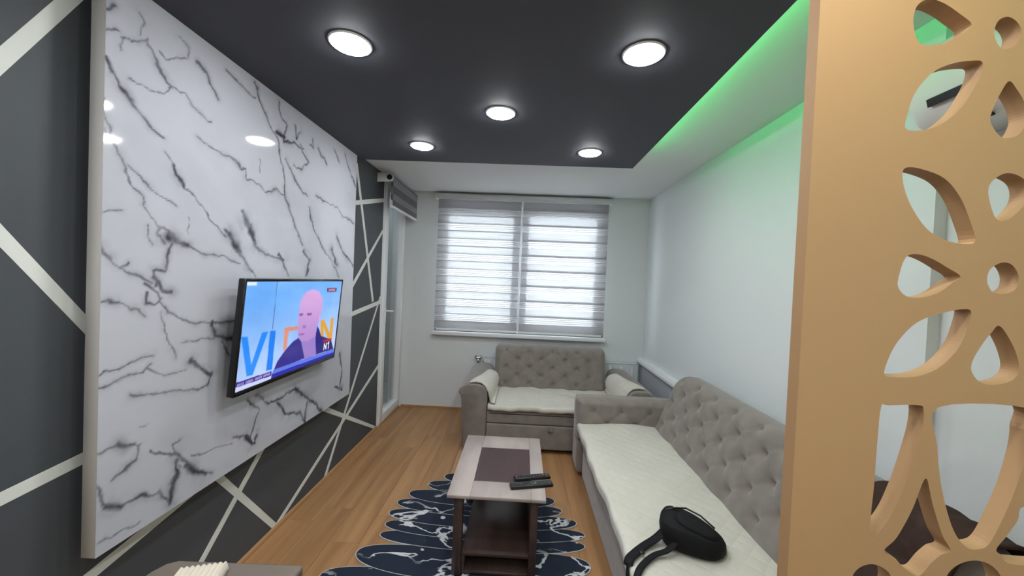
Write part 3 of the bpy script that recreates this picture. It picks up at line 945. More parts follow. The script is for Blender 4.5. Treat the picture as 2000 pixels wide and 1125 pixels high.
# ------------------------------------------------------------------ radiator under the window
rd = thing('radiator', 'white panel radiator under the window, behind the small sofa', 'radiator', (0.5, YB - 0.05, 0.1))
rx0, rx1 = -0.42, 1.395
pn = MB().box((rx0, YB - 0.078, 0.12), (rx1, YB - 0.066, 0.66), 0.004)
pn.box((rx0, YB - 0.03, 0.12), (rx1, YB - 0.02, 0.66), 0.004)
pn.build('panel', M_pvcrad, rd)
for i in range(27):
    xx = rx0 + 0.06 + i * (rx1 - rx0 - 0.12) / 26
    box_obj('ridge', (xx - 0.012, YB - 0.0815, 0.16), (xx + 0.012, YB - 0.077, 0.63), M_pvcrad, rd, 0.002, 1)
MB().box((rx0 - 0.004, YB - 0.082, 0.66), (rx1 + 0.004, YB - 0.016, 0.672), 0.002).build('top_grille', M_pvcrad, rd)
for xx in (rx0 - 0.004, rx1 - 0.004):
    box_obj('side_cover', (xx, YB - 0.080, 0.12), (xx + 0.008, YB - 0.018, 0.662), M_pvcrad, rd)
for xx in (rx0 + 0.2, rx1 - 0.2):
    box_obj('bracket', (xx, YB - 0.022, 0.3), (xx + 0.03, YB, 0.5), M_pvcrad, rd)
vl = MB().tube([(rx0, YB - 0.05, 0.60), (rx0 - 0.075, YB - 0.05, 0.60)], 0.010, 10)
vl.tube([(rx0 - 0.075, YB - 0.05, 0.585), (rx0 - 0.075, YB - 0.05, 0.64)], 0.014, 12)
vl.tube([(rx0 - 0.11, YB - 0.05, 0.668), (rx0 - 0.088, YB - 0.05, 0.645), (rx0 - 0.062, YB - 0.05, 0.645), (rx0 - 0.04, YB - 0.05, 0.668)], [0.018, 0.017, 0.017, 0.018], 12)
vl.build('valve', M_chrome, rd)
MB().tube([(rx0 - 0.075, YB - 0.05, 0.59), (rx0 - 0.075, YB - 0.05, 0.0)], 0.008, 10).build('pipe', M_pvcrad, rd)

# ------------------------------------------------------------------ sofas
def tuft(name, W, H, T, buttons, fmap, parent, nu, nv, rc=0.08, re=0.10, dimple=0.032, sig=0.035, top_only=True):
    """deep-buttoned cushion; fmap(u, v, w) -> world point, u along the width, v up, w outwards."""
    a = np.linspace(0, W, nu + 1)
    b = np.linspace(0, H, nv + 1)
    Ug, Vg = np.meshgrid(a, b, indexing='ij')
    Us, Vs_ = Ug.copy(), Vg.copy()
    for cx, sx in ((rc, -1), (W - rc, 1)):
        for cy, sy in (((H - rc), 1),) + (() if top_only else ((rc, -1),)):
            m = ((Ug - cx) * sx > 0) & ((Vg - cy) * sy > 0)
            dx, dy = np.abs(Ug - cx), np.abs(Vg - cy)
            mx = np.maximum(dx, dy)
            r = np.hypot(dx, dy) + 1e-9
            k = np.where(m, mx / r, 1.0)
            Us = np.where(m, cx + (Ug - cx) * k, Us)
            Vs_ = np.where(m, cy + (Vg - cy) * k, Vs_)
    ed = np.minimum(np.minimum(Ug, W - Ug), np.minimum(H - Vg, Vg if not top_only else Vg + re * 0.5))
    q = np.clip(ed / re, 0, 1)
    Wg = T * np.sqrt(np.clip(1 - (1 - q) ** 2, 0, 1))
    env = np.clip(ed / (re * 0.5), 0, 1)
    for bu, bv in buttons:
        d2 = (Us - bu) ** 2 + (Vs_ - bv) ** 2
        Wg -= env * dimple * (0.7 * np.exp(-d2 / (2 * sig ** 2)) + 0.5 * np.exp(-d2 / (2 * (sig * 0.4) ** 2)))
    Bn = [np.array(x) for x in buttons]
    for i, p1 in enumerate(Bn):
        for p2 in Bn[i + 1:]:
            ab = p2 - p1
            if abs(ab[0]) < 0.01 or abs(ab[1]) < 0.01 or np.hypot(*ab) > 0.20 or abs(ab[1]) > 0.16:
                continue
            t = np.clip(((Us - p1[0]) * ab[0] + (Vs_ - p1[1]) * ab[1]) / (ab @ ab), 0, 1)
            dd = np.hypot(Us - p1[0] - t * ab[0], Vs_ - p1[1] - t * ab[1])
            Wg -= env * 0.0045 * np.exp(-(dd / 0.010) ** 2)
    idx = lambda i, j: i * (nv + 1) + j
    verts = [tuple(fmap(Us[i, j], Vs_[i, j], Wg[i, j])) for i in range(nu + 1) for j in range(nv + 1)]
    off = len(verts)
    verts += [tuple(fmap(Us[i, j], Vs_[i, j], -0.02)) for i in range(nu + 1) for j in range(nv + 1)]
    F = []
    for i in range(nu):
        for j in range(nv):
            F.append((idx(i, j), idx(i + 1, j), idx(i + 1, j + 1), idx(i, j + 1)))
    for i in range(nu):
        F.append((idx(i + 1, 0), idx(i, 0), off + idx(i, 0), off + idx(i + 1, 0)))
        F.append((idx(i, nv), idx(i + 1, nv), off + idx(i + 1, nv), off + idx(i, nv)))
    for j in range(nv):
        F.append((idx(0, j), idx(0, j + 1), off + idx(0, j + 1), off + idx(0, j)))
        F.append((idx(nu, j + 1), idx(nu, j), off + idx(nu, j), off + idx(nu, j + 1)))
    rim = [off + idx(i, 0) for i in range(nu + 1)] + [off + idx(nu, j) for j in range(1, nv + 1)] + [off + idx(i, nv) for i in range(nu - 1, -1, -1)] + [off + idx(0, j) for j in range(nv - 1, 0, -1)]
    F.append(tuple(rim))
    mb = MB()
    mb.geo(verts, F, 0, True)
    for v in [v for v in mb.bm.verts if not v.link_faces]:
        mb.bm.verts.remove(v)
    bmesh.ops.recalc_face_normals(mb.bm, faces=mb.bm.faces[:])
    o = mb.build(name, M_taupe, parent)
    for bu, bv in buttons:
        i = min(max(int(round(bu / W * nu)), 0), nu)
        j = min(max(int(round(bv / H * nv)), 0), nv)
        w = Wg[i, j] + 0.002
        c = Vector(fmap(bu, bv, w))
        n = (Vector(fmap(bu, bv, w + 0.01)) - c).normalized()
        s = n.orthogonal().normalized()
        t = n.cross(s)
        mbb = MB()
        R = Matrix((s, t, n)).transposed().to_4x4()
        ring = []
        vs2, fs2 = [], []
        for r_, h_ in ((0.013, 0.0), (0.0115, 0.004), (0.006, 0.0065)):
            for k in range(10):
                an = 2 * math.pi * k / 10
                vs2.append(tuple(c + R.to_3x3() @ Vector((r_ * math.cos(an), r_ * math.sin(an), h_))))
        for a_ in range(2):
            for k in range(10):
                fs2.append((a_ * 10 + k, a_ * 10 + (k + 1) % 10, a_ * 10 + 10 + (k + 1) % 10, a_ * 10 + 10 + k))
        fs2.append(tuple(range(20, 30)))
        mbb.geo(vs2, fs2, 0, True)
        mbb.build('button', M_button, o)
    return o

def stagger(W, v0, v1, rows, pitch, margin):
    out = []
    for r in range(rows):
        v = v0 + (v1 - v0) * r / (rows - 1)
        u = margin + (pitch / 2 if r % 2 else 0)
        while u < W - margin * 0.6:
            out.append((u, v))
            u += pitch
    return out

# the small sofa under the window
ls = thing('loveseat', 'small taupe button-backed sofa under the window', 'sofa', (0.36, 3.98, 0))
LX0, LX1 = -0.285, 1.005
box_obj('base', (LX0, 3.52, 0.035), (LX1, 4.38, 0.33), M_taupe, ls, 0.01)
MB().box((LX0 + 0.003, 3.47, 0.268), (LX1 - 0.003, 3.60, 0.375), 0.014, 3).build('seat_front', M_taupe, ls)
dw = MB().box((LX0 + 0.003, 3.462, 0.045), (LX1 - 0.003, 3.53, 0.262), 0.012, 3).build('drawer', M_taupe, ls)
MB().box((0.285, 3.445, 0.215), (0.335, 3.466, 0.272), 0.008, 2).build('pull_tab', M_taupe, dw)
MB().box((LX0, 3.47, 0.325), (LX1, 4.22, 0.408), 0.03, 3).build('seat', M_taupe, ls)
for sx, xi_ in ((-1, LX0), (1, LX1)):
    w = 0.255
    prof = [(0, 0.03), (0, 0.545), (0.012, 0.585), (0.04, 0.612), (0.10, 0.625), (0.17, 0.622), (0.23, 0.60), (0.262, 0.572), (0.268, 0.545), (0.258, 0.525), (0.235, 0.518), (0.222, 0.50), (0.215, 0.03)]
    arm = MB().prism([(xi_ + sx * a_, b_) for a_, b_ in prof], 'y', 3.455, 4.40, 0.016, 3, 0, True).build('arm', M_taupe, ls)
    MB().prism([(xi_ + sx * a_, b_) for a_, b_ in ((0.10, 0.06), (0.106, 0.06), (0.106, 0.53), (0.10, 0.53))], 'y', 3.4535, 3.46).build('piping', M_button, arm)
    for yy in (3.50, 4.32):
        MB().lathe([(0.022, 0.0), (0.026, 0.032)], (xi_ + sx * 0.12, yy, 0), 12).build('foot', M_black, ls)
def ls_map(u, v, w):
    k = v / 0.47
    return (-0.28 + u, 4.225 + 0.15 * k - w, 0.408 + v * 0.97 + 0.0 * w + 0.10 * w)
tuft('backrest', 1.25, 0.47, 0.15, stagger(1.25, 0.055, 0.40, 5, 0.262, 0.13), ls_map, ls, 110, 48, 0.075, 0.085)
MB().prism([(4.25, 0.20), (4.25, 0.42), (4.385, 0.84), (4.44, 0.84), (4.44, 0.20)], 'x', LX0 + 0.02, LX1 - 0.06, 0.012).build('back_frame', M_taupe, ls)

# covers lying on the small sofa
def ls_cover(u, v):
    # v runs front to back, u along x
    x = LX0 + 0.01 + u * (LX1 - LX0 - 0.02)
    s = v * 0.80
    wav = 0.004 * math.sin(x * 17) + 0.003 * math.sin(x * 41 + 1)
    if s < 0.035:
        return (x, 3.448 + 0.004 * math.sin(x * 9), 0.392 + s + wav)
    if s < 0.065:
        k = (s - 0.035) / 0.03 * math.pi / 2
        return (x, 3.466 - 0.018 * math.cos(k), 0.427 + wav + 0.010 * math.sin(k))
    y = 3.466 + (s - 0.065)
    return (x, min(y, 4.115 + (y - 3.466) * 0.02), 0.437 + wav + 0.003 * math.sin(y * 23 + x * 7))
mb = MB().sheet(lambda u, v: ls_cover(u, v), 60, 40, 0.022)
tag(mb.build('seat_cover', M_cream), 'cream quilted cover spread over the seat of the small sofa', 'seat cover')
def arm_cover(sx, xi_, y0, y1, label):
    path = [(0.165, 0.646), (0.11, 0.650), (0.05, 0.640), (0.008, 0.612), (-0.022, 0.565), (-0.036, 0.51), (-0.045, 0.472), (-0.075, 0.462)]
    def fn(u, v):
        p = u * (len(path) - 1)
        i = min(int(p), len(path) - 2)
        k = p - i
        a_ = path[i][0] * (1 - k) + path[i + 1][0] * k
        b_ = path[i][1] * (1 - k) + path[i + 1][1] * k
        y = y0 + v * (y1 - y0) * (1 - 0.12 * (1 - u)) + 0.008 * math.sin(u * 9 + v * 3)
        a2 = a_ - 0.13 * v * (1 - u)          # the upper edge runs slantwise across the arm
        return (xi_ + sx * a2, y, b_ + 0.004 * math.sin(v * 8 + u * 6) - 0.25 * max(0.0, 0.01 - a2) * (1 - u))
    mb = MB()
    if sx < 0:
        mb.sheet(fn, 28, 20, 0.016)
    else:
        mb.sheet(lambda u, v: fn(u, 1 - v), 28, 20, 0.016)
    tag(mb.build('arm_cover', M_cream), label, 'arm cover', 'cream covers on the arms of the small sofa')
arm_cover(-1, LX0, 3.462, 4.02, 'cream cover folded over the left arm of the small sofa')
arm_cover(1, LX1, 3.50, 4.10, 'cream cover folded over the right arm, near the wall ledge')

# the long sofa along the right wall
cs = thing('sofa', 'long taupe button-backed sofa along the right wall', 'sofa', (0.98, 2.15, 0))
CY0, CY1 = 0.98, 3.06
box_obj('base', (0.545, CY0, 0.03), (1.40, CY1, 0.34), M_taupe, cs, 0.012)
MB().box((0.520, CY0, 0.30), (1.20, CY1 + 0.02, 0.432), 0.03, 3).build('seat', M_taupe, cs)
box_obj('plinth', (0.58, CY0 + 0.02, 0.0), (1.36, 3.30, 0.03), M_black, cs)
def cs_arm_map(u, v, w):
    return (0.470 + u + 0.03 * (0.5 - v) * (1 - u / 0.73), 3.115 - w + 0.05 * v, 0.34 + v)
arm_b = [(0.14, 0.23), (0.37, 0.23), (0.60, 0.23), (0.25, 0.13), (0.48, 0.13)]
MB().box((0.50, 3.08, 0.03), (1.33, 3.355, 0.625), 0.05, 4).build('arm', M_taupe, cs)
tuft('arm_cushion', 0.80, 0.325, 0.085, arm_b, cs_arm_map, cs, 70, 34, 0.03, 0.05, 0.016, 0.03)
MB().box((0.50, CY0 - 0.22, 0.03), (1.33, CY0, 0.655), 0.06, 4).build('arm', M_taupe, cs)
BW = 3.06 - 1.0
def cs_map(u, v, w):
    k = v / 0.50
    return (1.205 + 0.185 * k - w * 0.93, 3.075 - u, 0.425 + v * 0.95 + 0.30 * w)
tuft('backrest', BW, 0.50, 0.13, stagger(BW, 0.07, 0.44, 5, 0.235, 0.12), cs_map, cs, 170, 48, 0.13, 0.10, 0.034, 0.034)
MB().prism([(1.23, 0.30), (1.395, 0.855), (1.432, 0.855), (1.432, 0.03), (1.23, 0.03)], 'y', 1.05, 2.99, 0.012).build('back_frame', M_taupe, cs)

def cs_cover(u, v):
    # u runs from the front edge to the back, v along the sofa from far to near
    y = 3.045 - v * 2.03
    s = u * 0.70
    wav = 0.006 * math.sin(y * 7.3) + 0.004 * math.sin(y * 19 + 1)
    far = max(0.0, 1 - v * 14)
    if s < 0.05:
        return (0.486 + wav, y, 0.405 + s + 0.3 * wav)
    if s < 0.08:
        k = (s - 0.05) / 0.03 * math.pi / 2
        return (0.506 + wav - 0.02 * math.cos(k), y, 0.455 + 0.3 * wav + 0.010 * math.sin(k))
    x = 0.506 + wav + (s - 0.08)
    return (x, y + 0.0, 0.465 + 0.3 * wav + 0.0035 * math.sin(x * 13 + y * 5) + 0.003 * math.sin(y * 17 - x * 6) + 0.012 * far * math.sin(min(1, (x - 0.5) * 1.6) * math.pi))
DRAPE_PATH = [(1.085, 0.545), (1.150, 0.70), (1.205, 0.845), (1.235, 0.912), (1.290, 0.934), (1.350, 0.934), (1.402, 0.912), (1.416, 0.86)]
def drape(u, v):
    p = u * (len(DRAPE_PATH) - 1)
    i = min(int(p), len(DRAPE_PATH) - 2)
    k = p - i
    x = DRAPE_PATH[i][0] * (1 - k) + DRAPE_PATH[i + 1][0] * k
    z = DRAPE_PATH[i][1] * (1 - k) + DRAPE_PATH[i + 1][1] * k
    y = 1.035 + 0.325 * v + 0.012 * math.sin(u * 7)
    f = 0.006 * math.sin(v * 19 + u * 3)
    return (x - f * (1 - u), y, z + f * u)
tag(MB().sheet(lambda u, v: drape(u, 1 - v), 34, 40, 0.010).build('drape', mat('dark_brown_sheet', srgb(66, 52, 46), 0.95, 0.1, noise=(18, 0.75, 1.2))), 'dark brown throw added over the near end of the long sofa back', 'drape')  # dark sheet added where the sofa back reads dark through the cut-outs
mb = MB().sheet(lambda u, v: cs_cover(1 - u, v), 44, 110, 0.026)
tag(mb.build('seat_cover', M_cream), 'cream quilted cover spread along the seat of the long sofa', 'seat cover')
# ------------------------------------------------------------------ rug of overlapping scalloped lobes
def rug_material():
    m = bpy.data.materials.new('navy_marbled_pile')
    m.use_nodes = True
    nt = m.node_tree
    b = nt.nodes['Principled BSDF']
    b.inputs['Roughness'].default_value = 0.85
    b.inputs['Specular IOR Level'].default_value = 0.2
    tc = nt.nodes.new('ShaderNodeTexCoord')
    n1 = nt.nodes.new('ShaderNodeTexNoise')
    n1.inputs['Scale'].default_value = 3.4
    n1.inputs['Detail'].default_value = 4
    n1.inputs['Distortion'].default_value = 0.5
    n2 = nt.nodes.new('ShaderNodeTexNoise')
    n2.inputs['Scale'].default_value = 2.3
    mp = nt.nodes.new('ShaderNodeMapping')
    mp.inputs['Scale'].default_value = (1.0, 1.5, 1.0)
    nt.links.new(tc.outputs['Object'], mp.inputs['Vector'])
    nt.links.new(mp.outputs[0], n1.inputs['Vector'])
    nt.links.new(tc.outputs['Object'], n2.inputs['Vector'])
    sb = nt.nodes.new('ShaderNodeMath'); sb.operation = 'SUBTRACT'; sb.inputs[1].default_value = 0.5
    ab = nt.nodes.new('ShaderNodeMath'); ab.operation = 'ABSOLUTE'
    nt.links.new(n1.outputs['Fac'], sb.inputs[0])
    nt.links.new(sb.outputs[0], ab.inputs[0])
    r1 = nt.nodes.new('ShaderNodeMapRange')
    r1.inputs['From Min'].default_value = 0.021
    r1.inputs['From Max'].default_value = 0.012
    nt.links.new(ab.outputs[0], r1.inputs['Value'])
    r2 = nt.nodes.new('ShaderNodeMapRange')
    r2.inputs['From Min'].default_value = 0.40
    r2.inputs['From Max'].default_value = 0.48
    nt.links.new(n2.outputs['Fac'], r2.inputs['Value'])
    ml = nt.nodes.new('ShaderNodeMath'); ml.operation = 'MULTIPLY'
    nt.links.new(r1.outputs[0], ml.inputs[0])
    nt.links.new(r2.outputs[0], ml.inputs[1])
    mx = nt.nodes.new('ShaderNodeMix'); mx.data_type = 'RGBA'
    mx.inputs['A'].default_value = (*srgb(38, 45, 60), 1)
    mx.inputs['B'].default_value = (*srgb(206, 208, 210), 1)
    nt.links.new(ml.outputs[0], mx.inputs['Factor'])
    nt.links.new(mx.outputs['Result'], b.inputs['Base Color'])
    return m
M_rug = rug_material()
M_rim = mat('cream_rug_outline', srgb(186, 184, 176), 0.9, 0.1)
rug = thing('rug', 'navy marbled rug with scalloped edges under the coffee table', 'rug', (-0.2, 2.1, 0))
LOBES = [(-0.56, 0.12, 2.975, 0.075), (-0.66, 0.22, 2.85, 0.085), (-0.765, 0.30, 2.715, 0.085), (-0.815, 0.34, 2.60, 0.080), (-0.83, 0.425, 2.48, 0.080),
         (-0.815, 0.46, 2.365, 0.075), (-0.81, 0.445, 2.265, 0.070), (-0.885, 0.45, 2.105, 0.115), (-1.00, 0.45, 1.925, 0.115), (-1.02, 0.44, 1.74, 0.11), (-0.96, 0.40, 1.56, 0.10), (-0.86, 0.33, 1.40, 0.10), (-0.70, 0.2, 1.26, 0.09)]
NL = len(LOBES)
for k, (xa, xb, yc, hh) in enumerate(LOBES):
    zt = 0.0045 + 0.00055 * (NL - k)
    hh *= 1.08
    cxm, hw_ = (xa + xb) / 2, (xb - xa) / 2
    def ring(ins):
        out = []
        for i in range(56):
            t = 2 * math.pi * i / 56
            c, s_ = math.cos(t), math.sin(t)
            e = 0.62
            x = cxm + (hw_ - ins) * math.copysign(abs(c) ** e, c)
            sag = -0.35 * hh * (1 - ((x - cxm) / hw_) ** 2)
            y = yc + (hh - ins) * math.copysign(abs(s_) ** 0.9, s_) + sag
            out.append((x, y))
        return out
    o_, i_ = ring(0), ring(0.006)
    n = 56
    verts = [(x, y, 0.0) for x, y in o_] + [(x, y, zt - 0.001) for x, y in o_] + [(x, y, zt) for x, y in i_]
    F = [tuple(range(2 * n, 3 * n))]
    mbk = MB()
    vv = mbk.geo(verts, [], 0)
    ff = mbk.bm.faces.new([vv[2 * n + i] for i in range(n)])
    ff.material_index = 0
    for i in range(n):
        j = (i + 1) % n
        for a_, b_ in ((0, n), (n, 2 * n)):
            f_ = mbk.bm.faces.new((vv[a_ + i], vv[a_ + j], vv[b_ + j], vv[b_ + i]))
            f_.material_index = 1
    mbk.bm.faces.new([vv[i] for i in range(n - 1, -1, -1)])
    mbk.build('lobe', [M_rug, M_rim], rug)

# ------------------------------------------------------------------ coffee table
ct = thing('coffee_table', 'low wooden coffee table with pale top and dark centre, on the rug', 'table', (-0.09, 2.33, 0.012))
TX0, TX1, TY0, TY1, TZ = -0.350, 0.170, 1.945, 2.715, 0.460
IX0, IX1, IY0, IY1 = -0.227, 0.092, 2.100, 2.530
FZ = 0.0125
for a_, b_ in (((TX0, TY0), (IX0, TY1)), ((IX1, TY0), (TX1, TY1)), ((IX0, TY0), (IX1, IY0)), ((IX0, IY1), (IX1, TY1))):
    MB().box((a_[0] + 0.0004, a_[1] + 0.0004, TZ - 0.018), (b_[0] - 0.0004, b_[1] - 0.0004, TZ), 0.0012, 1).build('top_board', M_lightwood, ct)
box_obj('inset_panel', (IX0 + 0.001, IY0 + 0.001, TZ - 0.016), (IX1 - 0.001, IY1 - 0.001, TZ - 0.002), M_inset, ct)
box_obj('under_top', (TX0 + 0.03, TY0 + 0.03, TZ - 0.034), (TX1 - 0.035, TY1 - 0.03, TZ - 0.018), M_darkwood, ct)
for yy in (TY0 + 0.03, TY1 - 0.08):
    MB().box((-0.316, yy, FZ), (-0.268, yy + 0.05, TZ - 0.034), 0.002, 1).build('leg', M_darkwood, ct)
MB().box((0.092, TY0 + 0.03, FZ), (0.132, TY1 - 0.03, TZ - 0.034), 0.002, 1).build('side_board', M_darkwood, ct)
MB().box((-0.262, TY0 + 0.035, 0.118), (0.092, TY1 - 0.04, 0.136), 0.001, 1).build('shelf', M_darkwood, ct)
MB().box((-0.268, TY0 + 0.045, FZ), (-0.250, TY1 - 0.05, 0.118), 0.001, 1).build('lower_side', M_darkwood, ct)
MB().box((-0.250, TY0 + 0.045, FZ), (0.092, TY1 - 0.05, FZ + 0.016), 0.001, 1).build('base_board', M_darkwood, ct)
MB().box((-0.250, TY1 - 0.07, FZ + 0.016), (0.092, TY1 - 0.055, 0.118), 0.001, 1).build('back_board', M_darkwood, ct)

def remote(p0, p1, wid, label, nb):
    p0, p1 = Vector(p0), Vector(p1)
    d = (p1 - p0)
    L = d.length
    ang = math.atan2(d.y, d.x)
    z0 = TZ + 0.0003
    M_ = Matrix.Translation((p0.x, p0.y, z0)) @ Matrix.Rotation(ang, 4, 'Z')
    r = thing('remote_control', label, 'remote control', tuple((p0 + p1) / 2) [:2] + (z0,), 'remote controls on the coffee table')
    MB().box((0, -wid / 2, 0), (L, wid / 2, 0.019), 0.006, 3, 0, M_).build('body', M_black, r)
    for i in range(nb):
        for j in range(3):
            x_, y_ = 0.03 + i * (L - 0.06) / (nb - 1), (j - 1) * wid * 0.26
            MB().box((x_ - 0.004, y_ - 0.003, 0.0185), (x_ + 0.004, y_ + 0.003, 0.0205), 0.0008, 1, 0, M_).build('button', mat_btn, r)
    MB().lathe([(0.0045, 0.0), (0.004, 0.003), (0.001, 0.0035)], tuple(M_ @ Vector((L * 0.60 if wid > 0.045 else 0.012, 0, 0.0185))), 12).build('bright_key', M_chrome, r)
mat_btn = mat('dark_grey_rubber', srgb(52, 52, 54), 0.6, 0.4)
remote((-0.000, 2.125), (0.203, 2.178), 0.042, 'black remote control lying further from the table front', 9)
remote((-0.022, 2.045), (0.212, 2.098), 0.050, 'black remote control with bright key nearer the table front', 10)

# ------------------------------------------------------------------ sling bag on the long sofa
SEATZ = 0.4705
bag = thing('sling_bag', 'small black sling bag lying on the cream sofa cover', 'bag', (0.79, 1.66, SEATZ))
def loft(layers, n=40):
    mb = MB()
    rings = []
    for poly, z in layers:
        k = len(poly)
        ring = []
        for i in range(n):
            p = i / n * k
            j = int(p)
            t = p - j
            P = [Vector(poly[(j + q) % k]) for q in (-1, 0, 1, 2)]
            v = 0.5 * ((2 * P[1]) + (-P[0] + P[2]) * t + (2 * P[0] - 5 * P[1] + 4 * P[2] - P[3]) * t * t + (-P[0] + 3 * P[1] - 3 * P[2] + P[3]) * t ** 3)
            zz = z(v.x, v.y) if callable(z) else z
            ring.append(mb.bm.verts.new((v.x, v.y, zz)))
        rings.append(ring)
    for A, B in zip(rings, rings[1:]):
        for i in range(n):
            f_ = mb.bm.faces.new((A[i], A[(i + 1) % n], B[(i + 1) % n], B[i]))
            f_.smooth = True
    mb.bm.faces.new(rings[0][::-1])
    f_ = mb.bm.faces.new(rings[-1])
    f_.smooth = True
    return mb
BP = [(0.672, 1.715), (0.662, 1.655), (0.690, 1.615), (0.750, 1.580), (0.830, 1.556), (0.885, 1.575), (0.918, 1.625), (0.905, 1.690), (0.860, 1.755), (0.790, 1.790), (0.715, 1.775)]
bc = (0.775, 1.685)
def scaled(k, dx=0, dy=0):
    return [(bc[0] + (x - bc[0]) * k + dx, bc[1] + (y - bc[1]) * k + dy) for x, y in BP]
hz = lambda h_: (lambda x, y: SEATZ + h_ * (0.55 + 0.45 * min(1, max(0, (0.93 - x) / 0.2))))
bd = loft([(scaled(0.93), SEATZ), (scaled(1.0), SEATZ + 0.012), (scaled(1.02, -0.004, 0.004), hz(0.06)), (scaled(0.97, -0.006, 0.006), hz(0.085)), (scaled(0.88, -0.008, 0.008), hz(0.097)), (scaled(0.45, -0.012, 0.010), hz(0.102))])
bd.build('body', M_nylon, bag)
fp = loft([(scaled(0.66, 0.020, -0.018), hz(0.085)), (scaled(0.66, 0.020, -0.018), hz(0.104)), (scaled(0.60, 0.020, -0.018), hz(0.113)), (scaled(0.3, 0.018, -0.016), hz(0.117))])
fp.build('front_pocket', M_nylon, bag)
zp = MB().tube([(0.70, 1.735, SEATZ + 0.100), (0.745, 1.752, SEATZ + 0.103), (0.80, 1.755, SEATZ + 0.102), (0.85, 1.72, SEATZ + 0.092), (0.885, 1.66, SEATZ + 0.075)], 0.004, 8).build('zip', M_black, bag)
MB().box((0.738, 1.744, SEATZ + 0.104), (0.752, 1.751, SEATZ + 0.112), 0.002, 1).build('zip_pull', M_chrome, zp)
def strap(path, wid, flat_last):
    """ribbon along path, lying flat; path of points."""
    pts = [Vector(p) for p in path]
    fine = []
    for i in range(len(pts) - 1):
        P = [pts[max(i - 1, 0)], pts[i], pts[i + 1], pts[min(i + 2, len(pts) - 1)]]
        for q in range(6):
            t = q / 6
            fine.append(0.5 * ((2 * P[1]) + (-P[0] + P[2]) * t + (2 * P[0] - 5 * P[1] + 4 * P[2] - P[3]) * t * t + (-P[0] + 3 * P[1] - 3 * P[2] + P[3]) * t ** 3))
    fine.append(pts[-1])
    def fn(u, v):
        p = u * (len(fine) - 1)
        i = min(int(p), len(fine) - 2)
        c = fine[i].lerp(fine[i + 1], p - i)
        d = (fine[i + 1] - fine[i]).normalized()
        ref = Vector((0, 0, 1)) if abs(d.z) < 0.8 else Vector((-1, 0, 0))
        s_ = d.cross(ref).normalized()
        return tuple(c + s_ * wid * (v - 0.5))
    return MB().sheet(fn, 4 * len(pts) * 2, 3, 0.003)
ez = SEATZ + 0.006
strap([(0.680, 1.675, ez + 0.045), (0.630, 1.655, ez + 0.012), (0.570, 1.620, ez), (0.515, 1.570, ez), (0.481, 1.535, ez - 0.006), (0.470, 1.505, ez - 0.05), (0.468, 1.480, 0.36), (0.474, 1.465, 0.24)], 0.038, 0).build('strap', M_nylon, bag)
strap([(0.700, 1.610, ez + 0.030), (0.655, 1.590, ez + 0.006), (0.600, 1.570, ez), (0.545, 1.525, ez), (0.500, 1.470, ez), (0.477, 1.430, ez - 0.03), (0.472, 1.405, 0.38), (0.476, 1.39, 0.25)], 0.026, 0).build('strap', M_nylon, bag)
MB().box((0.535, 1.565, ez + 0.002), (0.556, 1.590, ez + 0.008), 0.002, 1).build('slider', M_black, bag)

# ------------------------------------------------------------------ pierced screen at the right, near the viewer
YP, TP = 0.700, 0.027
cu = bpy.data.curves.new('screen_outline', 'CURVE')
cu.dimensions = '2D'
cu.fill_mode = 'BOTH'
cu.extrude = TP / 2
def spline(pts):
    s_ = cu.splines.new('POLY')
    s_.points.add(len(pts) - 1)
    for q, (x, z) in zip(s_.points, pts):
        q.co = (x, z, 0, 1)
    s_.use_cyclic_u = True
def smooth(pts, sub=5, keep=52):
    out = []
    n = len(pts)
    P = [Vector(q) for q in pts]
    for i in range(n):
        p0, p1, p2, p3 = P[(i - 1) % n], P[i], P[(i + 1) % n], P[(i + 2) % n]
        for q in range(sub):
            t = q / sub
            v = 0.5 * ((2 * p1) + (-p0 + p2) * t + (2 * p0 - 5 * p1 + 4 * p2 - p3) * t * t + (-p0 + 3 * p1 - 3 * p2 + p3) * t ** 3)
            out.append((v.x, v.y))
    return out
SX0, SX1 = 0.509, 1.401
spline([(SX0, 0.0), (SX1, 0.0), (SX1, H_DARK - 0.001), (SX0, H_DARK - 0.001)])
AX = 0.955
for k, hpts in enumerate(HOLES):
    pts = [(x / 1000, z / 1000) for x, z in hpts]
    if k == 13:
        pts = [(x, z) for x, z in pts[1:-1]] + [(AX + (AX - x), z) for x, z in pts[1:-1][::-1]]
    sp = smooth(pts)
    spline(sp)
    low = min(z for x, z in sp)
    if k != 13:
        spline([(2 * AX - x, z) for x, z in sp] if k != 99 else sp)
    if k < 13 and low > 1.05:                       # the pattern repeats upside down below
        f_ = [(x, 2 * 1.07 - z) for x, z in sp]
        if min(z for x, z in f_) > 0.04:
            spline(f_)
            spline([(2 * AX - x, z) for x, z in f_])
tmp = bpy.data.objects.new('screen_outline', cu)
COL.objects.link(tmp)
bpy.context.view_layer.update()
me = bpy.data.meshes.new_from_object(tmp.evaluated_get(bpy.context.evaluated_depsgraph_get()))
bpy.data.objects.remove(tmp)
me.name = 'panel'
for v in me.vertices:
    x, z, d = v.co
    v.co = (x, YP + TP / 2 - d, z)
me.flip_normals() if hasattr(me, 'flip_normals') else None
scr = thing('pierced_screen', 'tan pierced room divider with petal cut-outs at the right', 'room divider', ((SX0 + SX1) / 2, YP + TP / 2, 0))
me.materials.clear()
me.materials.append(M_mdf)
me.materials.append(M_mdfedge)
me.update()
for p in me.polygons:
    p.material_index = 0 if abs(p.normal.y) > 0.7 else 1
    p.use_smooth = False
for v in me.vertices:
    v.co -= scr.location
po = bpy.data.objects.new('panel', me)
COL.objects.link(po)
po.parent = scr

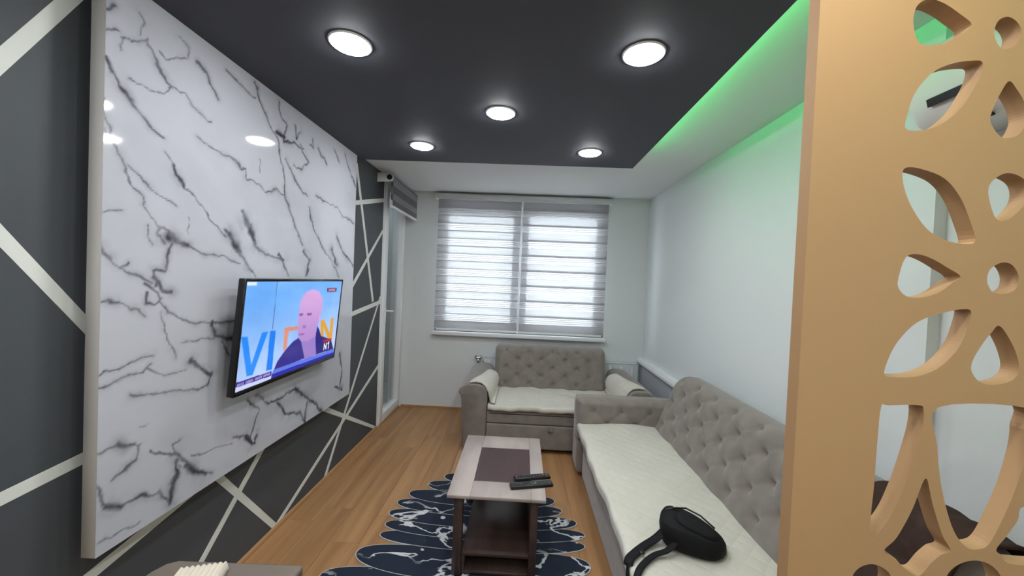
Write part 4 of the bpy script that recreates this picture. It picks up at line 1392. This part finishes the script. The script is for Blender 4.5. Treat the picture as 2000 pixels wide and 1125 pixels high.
# ------------------------------------------------------------------ air conditioner high on the right wall
ac = thing('air_conditioner', 'white wall air conditioner seen through the pierced screen', 'air conditioner', (1.40, 1.05, 2.14))
prof = [(XR2, 2.43), (1.335, 2.43), (1.300, 2.41), (1.283, 2.36), (1.282, 2.28), (1.292, 2.22), (1.318, 2.17), (1.365, 2.145), (XR2, 2.14)]
MB().prism(prof, 'y', 0.76, 1.345, 0.022, 4).build('body', mat('ac_white_plastic', srgb(222, 220, 216), 0.35, 0.5), ac)
MB().prism([(1.289, 2.238), (1.2795, 2.232), (1.286, 2.208), (1.296, 2.212)], 'y', 0.80, 1.275).build('air_slot', M_black, ac)
MB().prism([(1.350, 2.152), (1.345, 2.146), (1.362, 2.138), (1.366, 2.142)], 'y', 1.16, 1.22).build('display', M_black, ac)

# ------------------------------------------------------------------ small table at the lower left, near the viewer
st = thing('side_table', 'small taupe wooden table at the lower left', 'table', (-0.80, 0.82, 0))
tz = 0.742
MB().prism([(-1.000, 0.58), (-0.605, 0.58), (-0.600, 1.060), (-0.606, 1.066), (-0.960, 1.054), (-0.985, 1.040), (-1.000, 1.005)], 'z', tz - 0.028, tz, 0.006, 2).build('top', M_sidewood, st)
ap = MB().box((-0.965, 0.62, tz - 0.10), (-0.645, 0.64, tz - 0.028)).box((-0.965, 1.00, tz - 0.10), (-0.645, 1.02, tz - 0.028))
ap.box((-0.965, 0.64, tz - 0.10), (-0.945, 1.00, tz - 0.028)).box((-0.665, 0.64, tz - 0.10), (-0.645, 1.00, tz - 0.028))
ap.build('apron', M_sidewood, st)
for xx in (-0.965, -0.685):
    for yy in (0.62, 0.98):
        MB().box((xx, yy, 0), (xx + 0.04, yy + 0.04, tz - 0.028), 0.003, 1).build('leg', M_sidewood, st)
kn = MB()
import itertools
def knit(u, v):
    th = math.radians(17)
    a_, b_ = (u - 0.5) * 0.118, (v - 0.5) * 0.13
    r_ = 0.006 * abs(math.sin(u * math.pi * 9))
    edge = min(1, min(u, 1 - u, v, 1 - v) * 14)
    z = tz + 0.003 + (0.022 + r_) * math.sqrt(max(0.0, 1 - (1 - edge) ** 2)) + 0.003
    return (-0.830 + a_ * math.cos(th) - b_ * math.sin(th), 0.950 + a_ * math.sin(th) + b_ * math.cos(th), z)
kn.sheet(knit, 90, 20, 0.003)
tag(kn.build('knitted_cloth', M_knit), 'folded cream ribbed knit lying on the small taupe table', 'cloth')
